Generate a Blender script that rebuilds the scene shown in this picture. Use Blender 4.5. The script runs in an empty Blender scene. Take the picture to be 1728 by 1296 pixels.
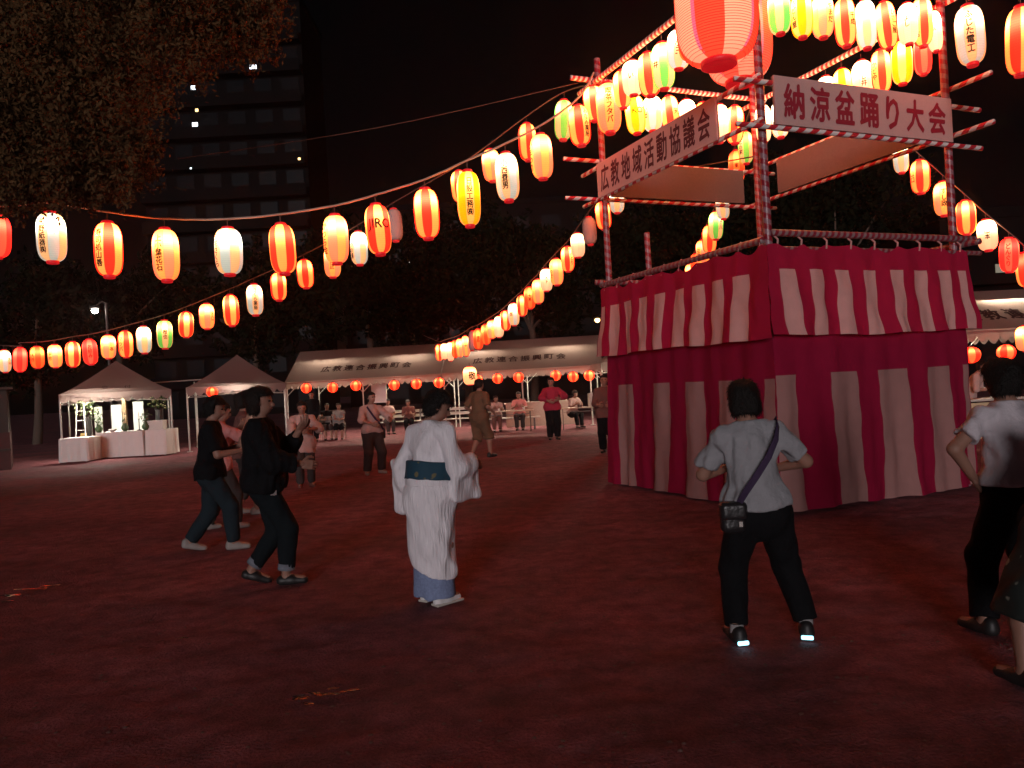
import bpy, math, random
import numpy as np
from mathutils import Vector, Matrix

random.seed(7)
RNG = np.random.default_rng(11)
scene = bpy.context.scene
COL = scene.collection
PI = math.pi

# ---------------------------------------------------------------- camera
FPX, TILT, EYE = 1290.0, 0.055, 1.6          # focal length in photo pixels, roll, eye height
NRM = math.sqrt(1 + TILT * TILT)
cam_data = bpy.data.cameras.new('camera')
cam = bpy.data.objects.new('camera', cam_data)
COL.objects.link(cam)
cam_data.sensor_width = 36.0
cam_data.lens = 36.0 * FPX / 1728.0
cam_data.clip_start = 0.05
cam_data.clip_end = 600.0
cam.matrix_world = Matrix(((1 / NRM, TILT / NRM, 0, 0),
                           (0, 0, -1, 0),
                           (-TILT / NRM, 1 / NRM, 0, EYE),
                           (0, 0, 0, 1)))
scene.camera = cam

# ---------------------------------------------------------------- night sky, flash fill, exposure
world = bpy.data.worlds.new('World')
scene.world = world
world.use_nodes = True
wn = world.node_tree
wn.nodes.clear()
sky = wn.nodes.new('ShaderNodeTexSky')
sky.sky_type = 'NISHITA'
sky.sun_disc = False
sky.sun_elevation = math.radians(6.5)
sky.sun_rotation = math.radians(189)
bg = wn.nodes.new('ShaderNodeBackground')
bg.inputs['Strength'].default_value = 0.0003
wo = wn.nodes.new('ShaderNodeOutputWorld')
wn.links.new(sky.outputs[0], bg.inputs[0])
wn.links.new(bg.outputs[0], wo.inputs[0])

sun_data = bpy.data.lights.new('flash_fill', 'SUN')  # low sun added from behind the camera in place of its flash
sun_data.energy = 1.25
sun_data.angle = math.radians(14)
sun_data.color = (1.0, 0.93, 0.95)
sun = bpy.data.objects.new('flash_fill', sun_data)
sun.rotation_euler = (math.radians(83.5), 0, math.radians(-9))
COL.objects.link(sun)

scene.view_settings.view_transform = 'Standard'
scene.view_settings.look = 'None'
scene.view_settings.exposure = 0.0
scene.view_settings.gamma = 1.0
scene.view_settings.use_curve_mapping = False
scene.render.engine = 'CYCLES'
scene.cycles.use_denoising = True
scene.cycles.max_bounces = 6
scene.cycles.sample_clamp_indirect = 4.0
scene.cycles.use_light_tree = True


# ---------------------------------------------------------------- pixel -> place
def at(x, y, d):
    dx, dy = x - 864.0, y - 648.0
    u = (dx - TILT * dy) / NRM
    w = (dx * TILT + dy) / NRM
    return Vector((u * d / FPX, d, EYE - w * d / FPX))


def ground_at(x, y):
    dx, dy = x - 864.0, y - 648.0
    w = (dx * TILT + dy) / NRM
    p = at(x, y, FPX * EYE / w)
    return Vector((p.x, p.y, 0.0))


# ---------------------------------------------------------------- materials
MATS = {}


def nodes_of(m):
    return m.node_tree.nodes, m.node_tree.links


def mat(name, color, rough=0.7, metal=0.0, bump=0.0, scale=30.0, vary=0.0, spec=0.4):
    if name in MATS:
        return MATS[name]
    m = bpy.data.materials.new(name)
    m.use_nodes = True
    n, l = nodes_of(m)
    b = n['Principled BSDF']
    b.inputs['Base Color'].default_value = (*color, 1)
    b.inputs['Roughness'].default_value = rough
    b.inputs['Metallic'].default_value = metal
    b.inputs['Specular IOR Level'].default_value = spec
    if bump or vary:
        tc = n.new('ShaderNodeTexCoord')
        nz = n.new('ShaderNodeTexNoise')
        nz.inputs['Scale'].default_value = scale
        nz.inputs['Detail'].default_value = 6
        l.new(tc.outputs['Object'], nz.inputs['Vector'])
        if bump:
            bp = n.new('ShaderNodeBump')
            bp.inputs['Strength'].default_value = bump
            bp.inputs['Distance'].default_value = 0.02
            l.new(nz.outputs[0], bp.inputs['Height'])
            l.new(bp.outputs[0], b.inputs['Normal'])
        if vary:
            mx = n.new('ShaderNodeMix')
            mx.data_type = 'RGBA'
            mx.inputs[6].default_value = (*[c * (1 - vary) for c in color], 1)
            mx.inputs[7].default_value = (*[min(1, c * (1 + vary)) for c in color], 1)
            l.new(nz.outputs[0], mx.inputs[0])
            l.new(mx.outputs[2], b.inputs['Base Color'])
    MATS[name] = m
    return m


def emit(name, color, strength):
    if name in MATS:
        return MATS[name]
    m = bpy.data.materials.new(name)
    m.use_nodes = True
    b = m.node_tree.nodes['Principled BSDF']
    b.inputs['Base Color'].default_value = (*[min(c, .8) for c in color], 1)
    b.inputs['Emission Color'].default_value = (*color, 1)
    b.inputs['Emission Strength'].default_value = strength
    MATS[name] = m
    return m


def math_node(n, l, op, a, b=None):
    k = n.new('ShaderNodeMath')
    k.operation = op
    for i, v in enumerate((a, b)):
        if v is None:
            continue
        if isinstance(v, (int, float)):
            k.inputs[i].default_value = v
        else:
            l.new(v, k.inputs[i])
    return k.outputs[0]


def lantern_mat(name, ca, cb, hot=7.0, base=0.72, panels=8, ribs=26.0, ribdark=0.2, edge=True, bulbz=0.24):
    """Glowing paper: panels of paper ca / cb lit by a bulb hanging inside, in the upper half."""
    if name in MATS:
        return MATS[name]
    m = bpy.data.materials.new(name)
    m.use_nodes = True
    n, l = nodes_of(m)
    n.clear()
    out = n.new('ShaderNodeOutputMaterial')
    tc = n.new('ShaderNodeTexCoord')
    sp = n.new('ShaderNodeSeparateXYZ')
    l.new(tc.outputs['Object'], sp.inputs[0])
    ang = math_node(n, l, 'ARCTAN2', sp.outputs[0], math_node(n, l, 'MULTIPLY', sp.outputs[1], -1.0))
    tt = math_node(n, l, 'ADD', math_node(n, l, 'MULTIPLY', ang, panels / (2 * PI)), 0.5 + panels)
    cell = math_node(n, l, 'FLOOR', tt)
    par = math_node(n, l, 'MODULO', cell, 2.0)          # 0 -> white panel at the front
    fr = math_node(n, l, 'FRACT', tt)
    seam = math_node(n, l, 'GREATER_THAN', math_node(n, l, 'ABSOLUTE', math_node(n, l, 'SUBTRACT', fr, 0.5)), 0.475)
    mx = n.new('ShaderNodeMix')
    mx.data_type = 'RGBA'
    mx.inputs[6].default_value = (*ca, 1)
    mx.inputs[7].default_value = (*cb, 1)
    l.new(par, mx.inputs[0])
    # distance from the bulb (object units, bulb above the middle) -> illumination of the paper
    dz = math_node(n, l, 'SUBTRACT', sp.outputs[2], bulbz)
    d2 = math_node(n, l, 'ADD', math_node(n, l, 'MULTIPLY', math_node(n, l, 'MULTIPLY', dz, dz), 22.0), 0.85)
    fall = math_node(n, l, 'DIVIDE', 1.0, math_node(n, l, 'POWER', d2, 2.6))
    oi = n.new('ShaderNodeObjectInfo')
    rnd = math_node(n, l, 'ADD', math_node(n, l, 'MULTIPLY', oi.outputs['Random'], 0.7), 0.6)
    s = math_node(n, l, 'ADD', math_node(n, l, 'MULTIPLY', math_node(n, l, 'MULTIPLY', fall, hot), rnd), base)
    rb = math_node(n, l, 'FRACT', math_node(n, l, 'MULTIPLY', sp.outputs[2], ribs))
    rbm = math_node(n, l, 'LESS_THAN', rb, 0.22)
    k = math_node(n, l, 'SUBTRACT', 1.0, math_node(n, l, 'MULTIPLY', rbm, ribdark))
    if edge:
        k = math_node(n, l, 'MULTIPLY', k, math_node(n, l, 'SUBTRACT', 1.0, math_node(n, l, 'MULTIPLY', seam, 0.35)))
    s = math_node(n, l, 'MULTIPLY', s, k)
    em = n.new('ShaderNodeEmission')
    l.new(mx.outputs[2], em.inputs['Color'])
    l.new(s, em.inputs['Strength'])
    df = n.new('ShaderNodeBsdfDiffuse')
    l.new(mx.outputs[2], df.inputs['Color'])
    ad = n.new('ShaderNodeAddShader')
    l.new(em.outputs[0], ad.inputs[0])
    l.new(df.outputs[0], ad.inputs[1])
    l.new(ad.outputs[0], out.inputs[0])
    MATS[name] = m
    return m


def candy_mat(name, pitch, ca=(.62, .03, .045), cb=(.8, .78, .74), duty=0.5):
    """Pole wound with red and white tape."""
    m = bpy.data.materials.new(name)
    m.use_nodes = True
    n, l = nodes_of(m)
    b = n['Principled BSDF']
    b.inputs['Roughness'].default_value = 0.32
    tc = n.new('ShaderNodeTexCoord')
    sp = n.new('ShaderNodeSeparateXYZ')
    l.new(tc.outputs['Object'], sp.inputs[0])
    a = math_node(n, l, 'DIVIDE', math_node(n, l, 'ARCTAN2', sp.outputs[1], sp.outputs[0]), 2 * PI)
    z = math_node(n, l, 'DIVIDE', sp.outputs[2], pitch)
    f = math_node(n, l, 'FRACT', math_node(n, l, 'ADD', math_node(n, l, 'ADD', a, z), 50.0))
    g = math_node(n, l, 'GREATER_THAN', f, duty)
    mx = n.new('ShaderNodeMix')
    mx.data_type = 'RGBA'
    mx.inputs[6].default_value = (*ca, 1)
    mx.inputs[7].default_value = (*cb, 1)
    l.new(g, mx.inputs[0])
    l.new(mx.outputs[2], b.inputs['Base Color'])
    nz = n.new('ShaderNodeTexNoise')
    nz.inputs['Scale'].default_value = 40
    l.new(tc.outputs['Object'], nz.inputs['Vector'])
    bp = n.new('ShaderNodeBump')
    bp.inputs['Strength'].default_value = .5
    bp.inputs['Distance'].default_value = .01
    l.new(nz.outputs[0], bp.inputs['Height'])
    l.new(bp.outputs[0], b.inputs['Normal'])
    MATS[name] = m
    return m


def cloth_mat(name, color, trans=0.0, wrinkle=0.3, scale=14.0, vary=0.1):
    if name in MATS:
        return MATS[name]
    m = bpy.data.materials.new(name)
    m.use_nodes = True
    n, l = nodes_of(m)
    b = n['Principled BSDF']
    b.inputs['Roughness'].default_value = 0.9
    b.inputs['Specular IOR Level'].default_value = 0.15
    tc = n.new('ShaderNodeTexCoord')
    nz = n.new('ShaderNodeTexNoise')
    nz.inputs['Scale'].default_value = scale
    nz.inputs['Detail'].default_value = 5
    l.new(tc.outputs['Object'], nz.inputs['Vector'])
    mx = n.new('ShaderNodeMix')
    mx.data_type = 'RGBA'
    mx.inputs[6].default_value = (*[c * (1 - vary) for c in color], 1)
    mx.inputs[7].default_value = (*[min(1, c * (1 + vary)) for c in color], 1)
    l.new(nz.outputs[0], mx.inputs[0])
    l.new(mx.outputs[2], b.inputs['Base Color'])
    bp = n.new('ShaderNodeBump')
    bp.inputs['Strength'].default_value = wrinkle
    bp.inputs['Distance'].default_value = 0.02
    l.new(nz.outputs[0], bp.inputs['Height'])
    l.new(bp.outputs[0], b.inputs['Normal'])
    if trans:
        tr = n.new('ShaderNodeBsdfTranslucent')
        tr.inputs['Color'].default_value = (*color, 1)
        ms = n.new('ShaderNodeMixShader')
        ms.inputs[0].default_value = trans
        l.new(b.outputs[0], ms.inputs[1])
        l.new(tr.outputs[0], ms.inputs[2])
        l.new(ms.outputs[0], n['Material Output'].inputs[0])
    MATS[name] = m
    return m


# ---------------------------------------------------------------- mesh helpers
def np_mesh(name, V, F, smooth=True):
    """V (n,3) array, F (m,k) array or list of tuples"""
    me = bpy.data.meshes.new(name)
    V = np.asarray(V, dtype=np.float32)
    if isinstance(F, np.ndarray):
        k = F.shape[1]
        me.vertices.add(len(V))
        me.vertices.foreach_set('co', V.ravel())
        me.loops.add(F.size)
        me.loops.foreach_set('vertex_index', F.astype(np.int32).ravel())
        me.polygons.add(len(F))
        me.polygons.foreach_set('loop_start', np.arange(0, F.size, k, dtype=np.int32))
        try:
            me.polygons.foreach_set('loop_total', np.full(len(F), k, dtype=np.int32))
        except Exception:
            pass
        me.update(calc_edges=True)
    else:
        me.from_pydata(V.tolist(), [], F)
        me.update()
    if smooth:
        me.polygons.foreach_set('use_smooth', np.ones(len(me.polygons), dtype=bool))
    return me


class MB:
    """collects primitive shapes into one mesh"""

    def __init__(self):
        self.V, self.F, self.M = [], [], []
        self.mi = 0

    def add(self, vs, fs):
        o = len(self.V)
        self.V += [tuple(v) for v in vs]
        self.F += [tuple(i + o for i in f) for f in fs]
        self.M += [self.mi] * len(fs)
        return self

    def box(self, c, s, rz=0.0, taper=1.0):
        hx, hy, hz = s[0] / 2, s[1] / 2, s[2] / 2
        ca, sa = math.cos(rz), math.sin(rz)
        vs = []
        for z, t in ((-hz, 1.0), (hz, taper)):
            for x, y in ((-hx, -hy), (hx, -hy), (hx, hy), (-hx, hy)):
                x, y = x * t, y * t
                vs.append((c[0] + x * ca - y * sa, c[1] + x * sa + y * ca, c[2] + z))
        return self.add(vs, [(3, 2, 1, 0), (4, 5, 6, 7), (0, 1, 5, 4), (1, 2, 6, 5), (2, 3, 7, 6), (3, 0, 4, 7)])

    def tube(self, pts, r, n=8, cap=True):
        pts = [Vector(p) for p in pts]
        rs = r if isinstance(r, (list, tuple)) else [r] * len(pts)
        vs, fs = [], []
        up = Vector((0, 0, 1))
        for i, p in enumerate(pts):
            d = (pts[min(i + 1, len(pts) - 1)] - pts[max(i - 1, 0)]).normalized()
            a = d.cross(up if abs(d.z) < .95 else Vector((1, 0, 0))).normalized()
            b = d.cross(a).normalized()
            for k in range(n):
                t = 2 * PI * k / n
                vs.append(p + (a * math.cos(t) + b * math.sin(t)) * rs[i])
        for i in range(len(pts) - 1):
            for k in range(n):
                k2 = (k + 1) % n
                fs.append((i * n + k, i * n + k2, (i + 1) * n + k2, (i + 1) * n + k))
        if cap:
            fs.append(tuple(range(n)))
            fs.append(tuple((len(pts) - 1) * n + k for k in reversed(range(n))))
        return self.add(vs, fs)

    def lathe(self, prof, n=16, c=(0, 0, 0)):
        vs, fs = [], []
        for r, z in prof:
            for k in range(n):
                t = 2 * PI * k / n
                vs.append((c[0] + r * math.cos(t), c[1] + r * math.sin(t), c[2] + z))
        for i in range(len(prof) - 1):
            for k in range(n):
                k2 = (k + 1) % n
                fs.append((i * n + k, i * n + k2, (i + 1) * n + k2, (i + 1) * n + k))
        if prof[0][0] > 1e-4:
            fs.append(tuple(reversed(range(n))))
        if prof[-1][0] > 1e-4:
            fs.append(tuple((len(prof) - 1) * n + k for k in range(n)))
        return self.add(vs, fs)

    def mesh(self, name, smooth=False):
        me = bpy.data.meshes.new(name)
        me.from_pydata(self.V, [], self.F)
        me.update()
        if any(self.M):
            me.polygons.foreach_set('material_index', self.M)
        if smooth:
            me.polygons.foreach_set('use_smooth', [True] * len(me.polygons))
        return me


def link(name, me, mats=None, parent=None, loc=None, rot=None):
    o = bpy.data.objects.new(name, me)
    COL.objects.link(o)
    if mats is not None and me is not None and len(me.materials) == 0:
        for m in (mats if isinstance(mats, (list, tuple)) else [mats]):
            me.materials.append(m)
    if parent is not None:
        o.parent = parent
    if loc is not None:
        o.location = loc
    if rot is not None:
        o.rotation_euler = rot
    return o


def tag(o, label=None, cat=None, group=None, kind=None):
    if label:
        o['label'] = label
    if cat:
        o['category'] = cat
    if group:
        o['group'] = group
    if kind:
        o['kind'] = kind
    return o


def thing(name, label, cat, loc=(0, 0, 0), rz=0.0, group=None):
    o = bpy.data.objects.new(name, None)
    o.empty_display_size = .1
    COL.objects.link(o)
    o.location = loc
    o.rotation_euler = (0, 0, rz)
    return tag(o, label, cat, group)


def pole_obj(name, a, b, r, m, parent=None, n=12):
    """straight round pole from a to b with its own z along the length"""
    a, b = Vector(a), Vector(b)
    L = (b - a).length
    me = MB().lathe([(r * .98, 0), (r, .01), (r, L - .01), (r * .98, L)], n).mesh(name, True)
    o = link(name, me, m, parent)
    o.location = a
    o.rotation_mode = 'QUATERNION'
    o.rotation_quaternion = Vector((0, 0, 1)).rotation_difference(b - a)
    return o


# ---------------------------------------------------------------- lettering
FONT_CACHE = {}


def text_arrays(body, bold=0.0, spacing=1.0):
    return glyph_arrays(body, 0.0, spacing)


def bolden(V, F, b):
    """thicker strokes: the glyph laid down five times, slightly shifted"""
    Vs, Fs, D = [], [], []
    for i, (dx, dy) in enumerate(((0, 0), (b, 0), (-b, 0), (0, b), (0, -b), (b * .7, b * .7), (-b * .7, -b * .7))):
        o = sum(len(v) for v in Vs)
        Vs.append(V + np.array((dx, dy)))
        D += [i] * len(V)
        Fs += [tuple(k + o for k in f) for f in F]
    return np.concatenate(Vs), Fs, D


def glyph_arrays(body, bold=0.0, spacing=1.0):
    """flat glyph outlines as vertices (x, y) and faces, one line per row, centred"""
    key = (body, bold, spacing)
    if key in FONT_CACHE:
        return FONT_CACHE[key]
    cu = bpy.data.curves.new('lettering', 'FONT')
    cu.body = body
    cu.align_x = 'CENTER'
    cu.align_y = 'CENTER'
    cu.resolution_u = 2
    cu.space_line = spacing
    cu.offset = bold
    ob = bpy.data.objects.new('lettering', cu)
    COL.objects.link(ob)
    dg = bpy.context.evaluated_depsgraph_get()
    me = bpy.data.meshes.new_from_object(ob.evaluated_get(dg))
    V = np.zeros(len(me.vertices) * 3)
    me.vertices.foreach_get('co', V)
    V = V.reshape(-1, 3)[:, :2].copy()
    F = [tuple(p.vertices) for p in me.polygons]
    bpy.data.objects.remove(ob)
    bpy.data.curves.remove(cu)
    bpy.data.meshes.remove(me)
    FONT_CACHE[key] = (V, F)
    return V, F


INK = mat('ink', (.012, .010, .010), .85)
INK_RED = mat('red_ink', (.30, .012, .03), .8)
INK_DARK_RED = mat('faded_ink', (.10, .02, .025), .9)
INK_TENT = mat('tent_ink', (.035, .008, .008), .9)

# ---------------------------------------------------------------- ground
def noise2(x, y, s, seed):
    r = np.random.default_rng(seed)
    z = np.zeros_like(x)
    for k in range(9):
        a = r.uniform(0, 2 * PI)
        f = s * r.uniform(.6, 1.6)
        z += np.sin((x * math.cos(a) + y * math.sin(a)) * f + r.uniform(0, 6.28))
    return z / 5.0


def build_ground():
    xs = np.concatenate([np.linspace(-300, -30, 12), np.linspace(-24, -9, 40), np.linspace(-8.8, 8.8, 200), np.linspace(9, 24, 40), np.linspace(30, 300, 12)])
    ys = np.concatenate([np.linspace(-120, -6, 8), np.linspace(-4, 1.8, 14), np.linspace(2, 14, 190), np.linspace(14.1, 34, 110), np.linspace(38, 320, 14)])
    X, Y = np.meshgrid(xs, ys)
    Z = .010 * noise2(X, Y, 1.7, 3) + .007 * noise2(X, Y, 7, 4) + .006 * noise2(X, Y, 19, 5)
    far = np.clip((np.abs(X) - 20) / 10, 0, 1) + np.clip((Y - 30) / 8, 0, 1) + np.clip((-Y - 1) / 3, 0, 1)
    Z *= np.clip(1 - far, 0, 1)
    Z -= .006
    ny, nx = X.shape
    V = np.stack([X.ravel(), Y.ravel(), Z.ravel()], 1)
    i = (np.arange(ny - 1)[:, None] * nx + np.arange(nx - 1)[None]).ravel()
    F = np.stack([i, i + 1, i + nx + 1, i + nx], 1)
    me = np_mesh('ground', V, F)
    m = bpy.data.materials.new('trodden_dirt')
    m.use_nodes = True
    n, l = nodes_of(m)
    b = n['Principled BSDF']
    tc = n.new('ShaderNodeTexCoord')
    n1 = n.new('ShaderNodeTexNoise'); n1.inputs['Scale'].default_value = .55; n1.inputs['Detail'].default_value = 8; n1.inputs['Roughness'].default_value = .62
    n2 = n.new('ShaderNodeTexNoise'); n2.inputs['Scale'].default_value = 60; n2.inputs['Detail'].default_value = 6
    n3 = n.new('ShaderNodeTexNoise'); n3.inputs['Scale'].default_value = 5.0; n3.inputs['Detail'].default_value = 9; n3.inputs['Roughness'].default_value = .68
    for q in (n1, n2, n3):
        l.new(tc.outputs['Object'], q.inputs['Vector'])
    cr = n.new('ShaderNodeValToRGB')
    cr.color_ramp.elements[0].position = .36; cr.color_ramp.elements[0].color = (.175, .060, .070, 1)
    cr.color_ramp.elements[1].position = .66; cr.color_ramp.elements[1].color = (.36, .126, .145, 1)
    l.new(n1.outputs[0], cr.inputs[0])
    mx = n.new('ShaderNodeMix'); mx.data_type = 'RGBA'; mx.blend_type = 'MULTIPLY'; mx.inputs[0].default_value = .75
    cr2 = n.new('ShaderNodeValToRGB')
    cr2.color_ramp.elements[0].position = .38; cr2.color_ramp.elements[0].color = (.52, .50, .49, 1)
    cr2.color_ramp.elements[1].position = .62; cr2.color_ramp.elements[1].color = (1.18, 1.12, 1.12, 1)
    l.new(n3.outputs[0], cr2.inputs[0])
    l.new(cr.outputs[0], mx.inputs[6]); l.new(cr2.outputs[0], mx.inputs[7])
    mx2 = n.new('ShaderNodeMix'); mx2.data_type = 'RGBA'; mx2.blend_type = 'OVERLAY'; mx2.inputs[0].default_value = .5
    l.new(mx.outputs[2], mx2.inputs[6]); l.new(n2.outputs[0], mx2.inputs[7])
    l.new(mx2.outputs[2], b.inputs['Base Color'])
    rr = n.new('ShaderNodeMapRange')
    rr.inputs['From Min'].default_value = .32; rr.inputs['From Max'].default_value = .55
    rr.inputs['To Min'].default_value = .62; rr.inputs['To Max'].default_value = .95
    l.new(n1.outputs[0], rr.inputs['Value']); l.new(rr.outputs[0], b.inputs['Roughness'])
    b.inputs['Specular IOR Level'].default_value = .25
    bp = n.new('ShaderNodeBump'); bp.inputs['Strength'].default_value = 1.0; bp.inputs['Distance'].default_value = .03
    ad = math_node(n, l, 'ADD', n2.outputs[0], n3.outputs[0])
    l.new(ad, bp.inputs['Height']); l.new(bp.outputs[0], b.inputs['Normal'])
    o = link('ground', me, m)
    tag(o, kind='structure')


build_ground()

def gravel():
    r = np.random.default_rng(77)
    n = 5200
    y = 1.9 + 12.5 * r.uniform(0, 1, n) ** 1.4
    x = r.uniform(-1, 1, n) * (y * .72 + .5)
    sz = .004 + .011 * r.uniform(0, 1, n) ** 3
    base = np.array([(0, 0, 1), (1, 0, 0), (.3, .95, 0), (-.8, .6, 0), (-.8, -.6, 0), (.3, -.95, 0)], float)
    a = r.uniform(0, 6.28, n)
    V = np.repeat(base[None], n, 0) * (sz[:, None, None]) * r.uniform(.6, 1.4, (n, 6, 1)) * np.array((1, 1, .55))
    c, s_ = np.cos(a)[:, None], np.sin(a)[:, None]
    X = V[..., 0] * c - V[..., 1] * s_ + x[:, None]
    Y = V[..., 0] * s_ + V[..., 1] * c + y[:, None]
    Zg = (.010 * noise2(x, y, 1.7, 3) + .007 * noise2(x, y, 7, 4) + .006 * noise2(x, y, 19, 5) - .006)[:, None]
    P = np.stack([X, Y, V[..., 2] + Zg], -1).reshape(-1, 3)
    f = np.array([(0, 1, 2), (0, 2, 3), (0, 3, 4), (0, 4, 5), (0, 5, 1)])
    F = (f[None] + 6 * np.arange(n)[:, None, None]).reshape(-1, 3)
    o = link('gravel', np_mesh('gravel', P, F, False), mat('pebble', (.17, .10, .09), .9, vary=.4, scale=3))
    tag(o, kind='stuff')


gravel()
WATER = mat('wet_mud', (.02, .012, .010), .03, bump=.14, scale=30, spec=1.0)


def puddle(x, y, rx, ry, seed, glint_tilt=5.0):
    p = ground_at(x, y)
    r = np.random.default_rng(seed)
    n = 40
    ph = r.uniform(0, 6.28, 5)
    vs = [(0, 0, .004)]
    for k in range(n):
        t = 2 * PI * k / n
        q = 1 + .28 * math.sin(2 * t + ph[0]) + .22 * math.sin(3 * t + ph[1]) + .14 * math.sin(5 * t + ph[2]) + .08 * math.sin(9 * t + ph[3])
        vs.append((rx * q * math.cos(t), ry * q * math.sin(t), 0.0))
    fs = [(0, 1 + k, 1 + (k + 1) % n) for k in range(n)]
    me = MB().add(vs, fs).mesh('puddle', True)
    o = link('puddle', me, WATER, loc=(p.x, p.y, .026 + ry * .1), rot=(-math.radians(glint_tilt), 0, 0))      # wet mud, tilt made up so lantern glints reach the camera
    tag(o, kind='structure')


for i, (px_, py_, rx_, ry_) in enumerate(((508, 1186, .05, .035), (530, 1178, .035, .02), (552, 1180, .055, .03), (563, 1170, .03, .014), (590, 1174, .045, .02), (604, 1171, .022, .012), (520, 1196, .03, .02),
                                         (20, 1010, .09, .045), (52, 999, .12, .03), (86, 993, .09, .022), (12, 1020, .05, .02), (310, 1083, .03, .016), (182, 957, .03, .016), (1345, 990, .03, .012))):
    puddle(px_, py_, rx_, ry_, i, 2.6 if px_ < 100 else 5.6)

# ---------------------------------------------------------------- tower frame of the stage
PC, PL, PR = Vector((2.93, 8.5, 0)), Vector((1.57, 11.7, 0)), Vector((5.66, 9.65, 0))
PB = PL + PR - PC
DL = (PL - PC).normalized()            # towards the rear left post
DR = (PR - PC).normalized()            # towards the right post
LL, LR = (PL - PC).length, (PR - PC).length
CANDY = candy_mat('wound_tape', .20)
CANDY_FINE = candy_mat('wound_tape_fine', .085)
CANDY_POST = candy_mat('wound_tape_post', .12, (.25, .010, .022), (.26, .14, .16))
CANDY_DARK = candy_mat('wound_tape_dark', .09, (.24, .02, .035), (.26, .18, .18))
BOARD = mat('white_board', (.56, .36, .33), .75, bump=.05, scale=40, vary=.06)
BOARD_BACK = mat('bare_board', (.145, .12, .12), .8, bump=.1, scale=30, vary=.12)
WOOD = mat('plank_wood', (.28, .18, .10), .8, bump=.2, scale=20, vary=.2)

tower = thing('drum_tower', 'open pole tower with candy striped posts rising from the curtained stage', 'tower', (PC.x, PC.y, 0))


def tl(p):                                     # world -> tower local
    return Vector(p) - Vector((PC.x, PC.y, 0))


for p, top in ((PC, 6.55), (PL, 6.5), (PR, 6.5), (PB, 6.5)):
    pole_obj('post', tl((p.x, p.y, 0)), tl((p.x, p.y, top)), .048, CANDY_POST, tower)
V3 = lambda p, z: Vector((p.x, p.y, z))


def rail(name, p, q, z, ea, eb, off, r=.031, m=CANDY, z2=None):
    d = (q - p).normalized()
    nrm = Vector((-d.y, d.x, 0)) * off
    a = V3(p, z) - d * ea + nrm
    b = V3(q, z if z2 is None else z2) + d * eb + nrm
    return pole_obj(name, tl(a), tl(b), r, m, tower)


HT = 6.12
rail('beam', PL, PC, HT, .45, .95, -.09, .04, CANDY_FINE)
rail('beam', PC, PR, HT + .08, .95, .45, -.09, .04, CANDY_FINE)
rail('beam', PL, PB, HT + .08, .42, .35, .09, .04, CANDY_FINE)
rail('beam', PR, PB, HT, .35, .35, -.09, .04, CANDY_FINE)
for z in (4.36, 4.95):
    rail('rail', PL, PC, 4.345 if z < 4.5 else 4.83, .5, .1, -.085)
    rail('rail', PC, PR, 4.275 if z < 4.5 else 4.765, .42, .5, -.085)
    rail('rail', PL, PB, z, .62, .45, .085)
    rail('rail', PR, PB, z + .07, .55, .45, -.085)
# hand rails round the stage
for z in (3.04,):
    rail('hand_rail', PL, PC, z, .12, .0, -.07, .04, CANDY_DARK)
    rail('hand_rail', PC, PR, z + .07, .0, .30, -.07, .04, CANDY_DARK)
    rail('hand_rail', PL, PB, z + .04, .2, .3, .07, .04, CANDY_DARK)
    rail('hand_rail', PR, PB, z, .3, .3, -.07, .04, CANDY_DARK)
    rail('hand_rail', PC, PR, z - .10, .0, .42, -.05, .028, CANDY_DARK)
# short rail post on the far side
q = PL + (PB - PL) * .245
pole_obj('rail_post', tl((q.x, q.y, 2)), tl((q.x, q.y, 3.85)), .045, CANDY_POST, tower)
# deck of planks
for k in range(9):
    a = PC + DL * (LL * (k + .5) / 9)
    me = MB().box((0, 0, 0), (LR, LL / 9 - .012, .045)).mesh('plank')
    o = link('plank', me, WOOD, tower)
    c = a + DR * (LR / 2)
    o.location = tl((c.x, c.y, 1.92))
    o.rotation_euler = (0, 0, math.atan2(DR.y, DR.x))
for s in (.15, .5, .85):
    a = PC + DR * (LR * s)
    pole_obj('joist', tl(V3(a, 1.84)), tl(V3(a + DL * LL, 1.84)), .05, WOOD, tower)


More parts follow.
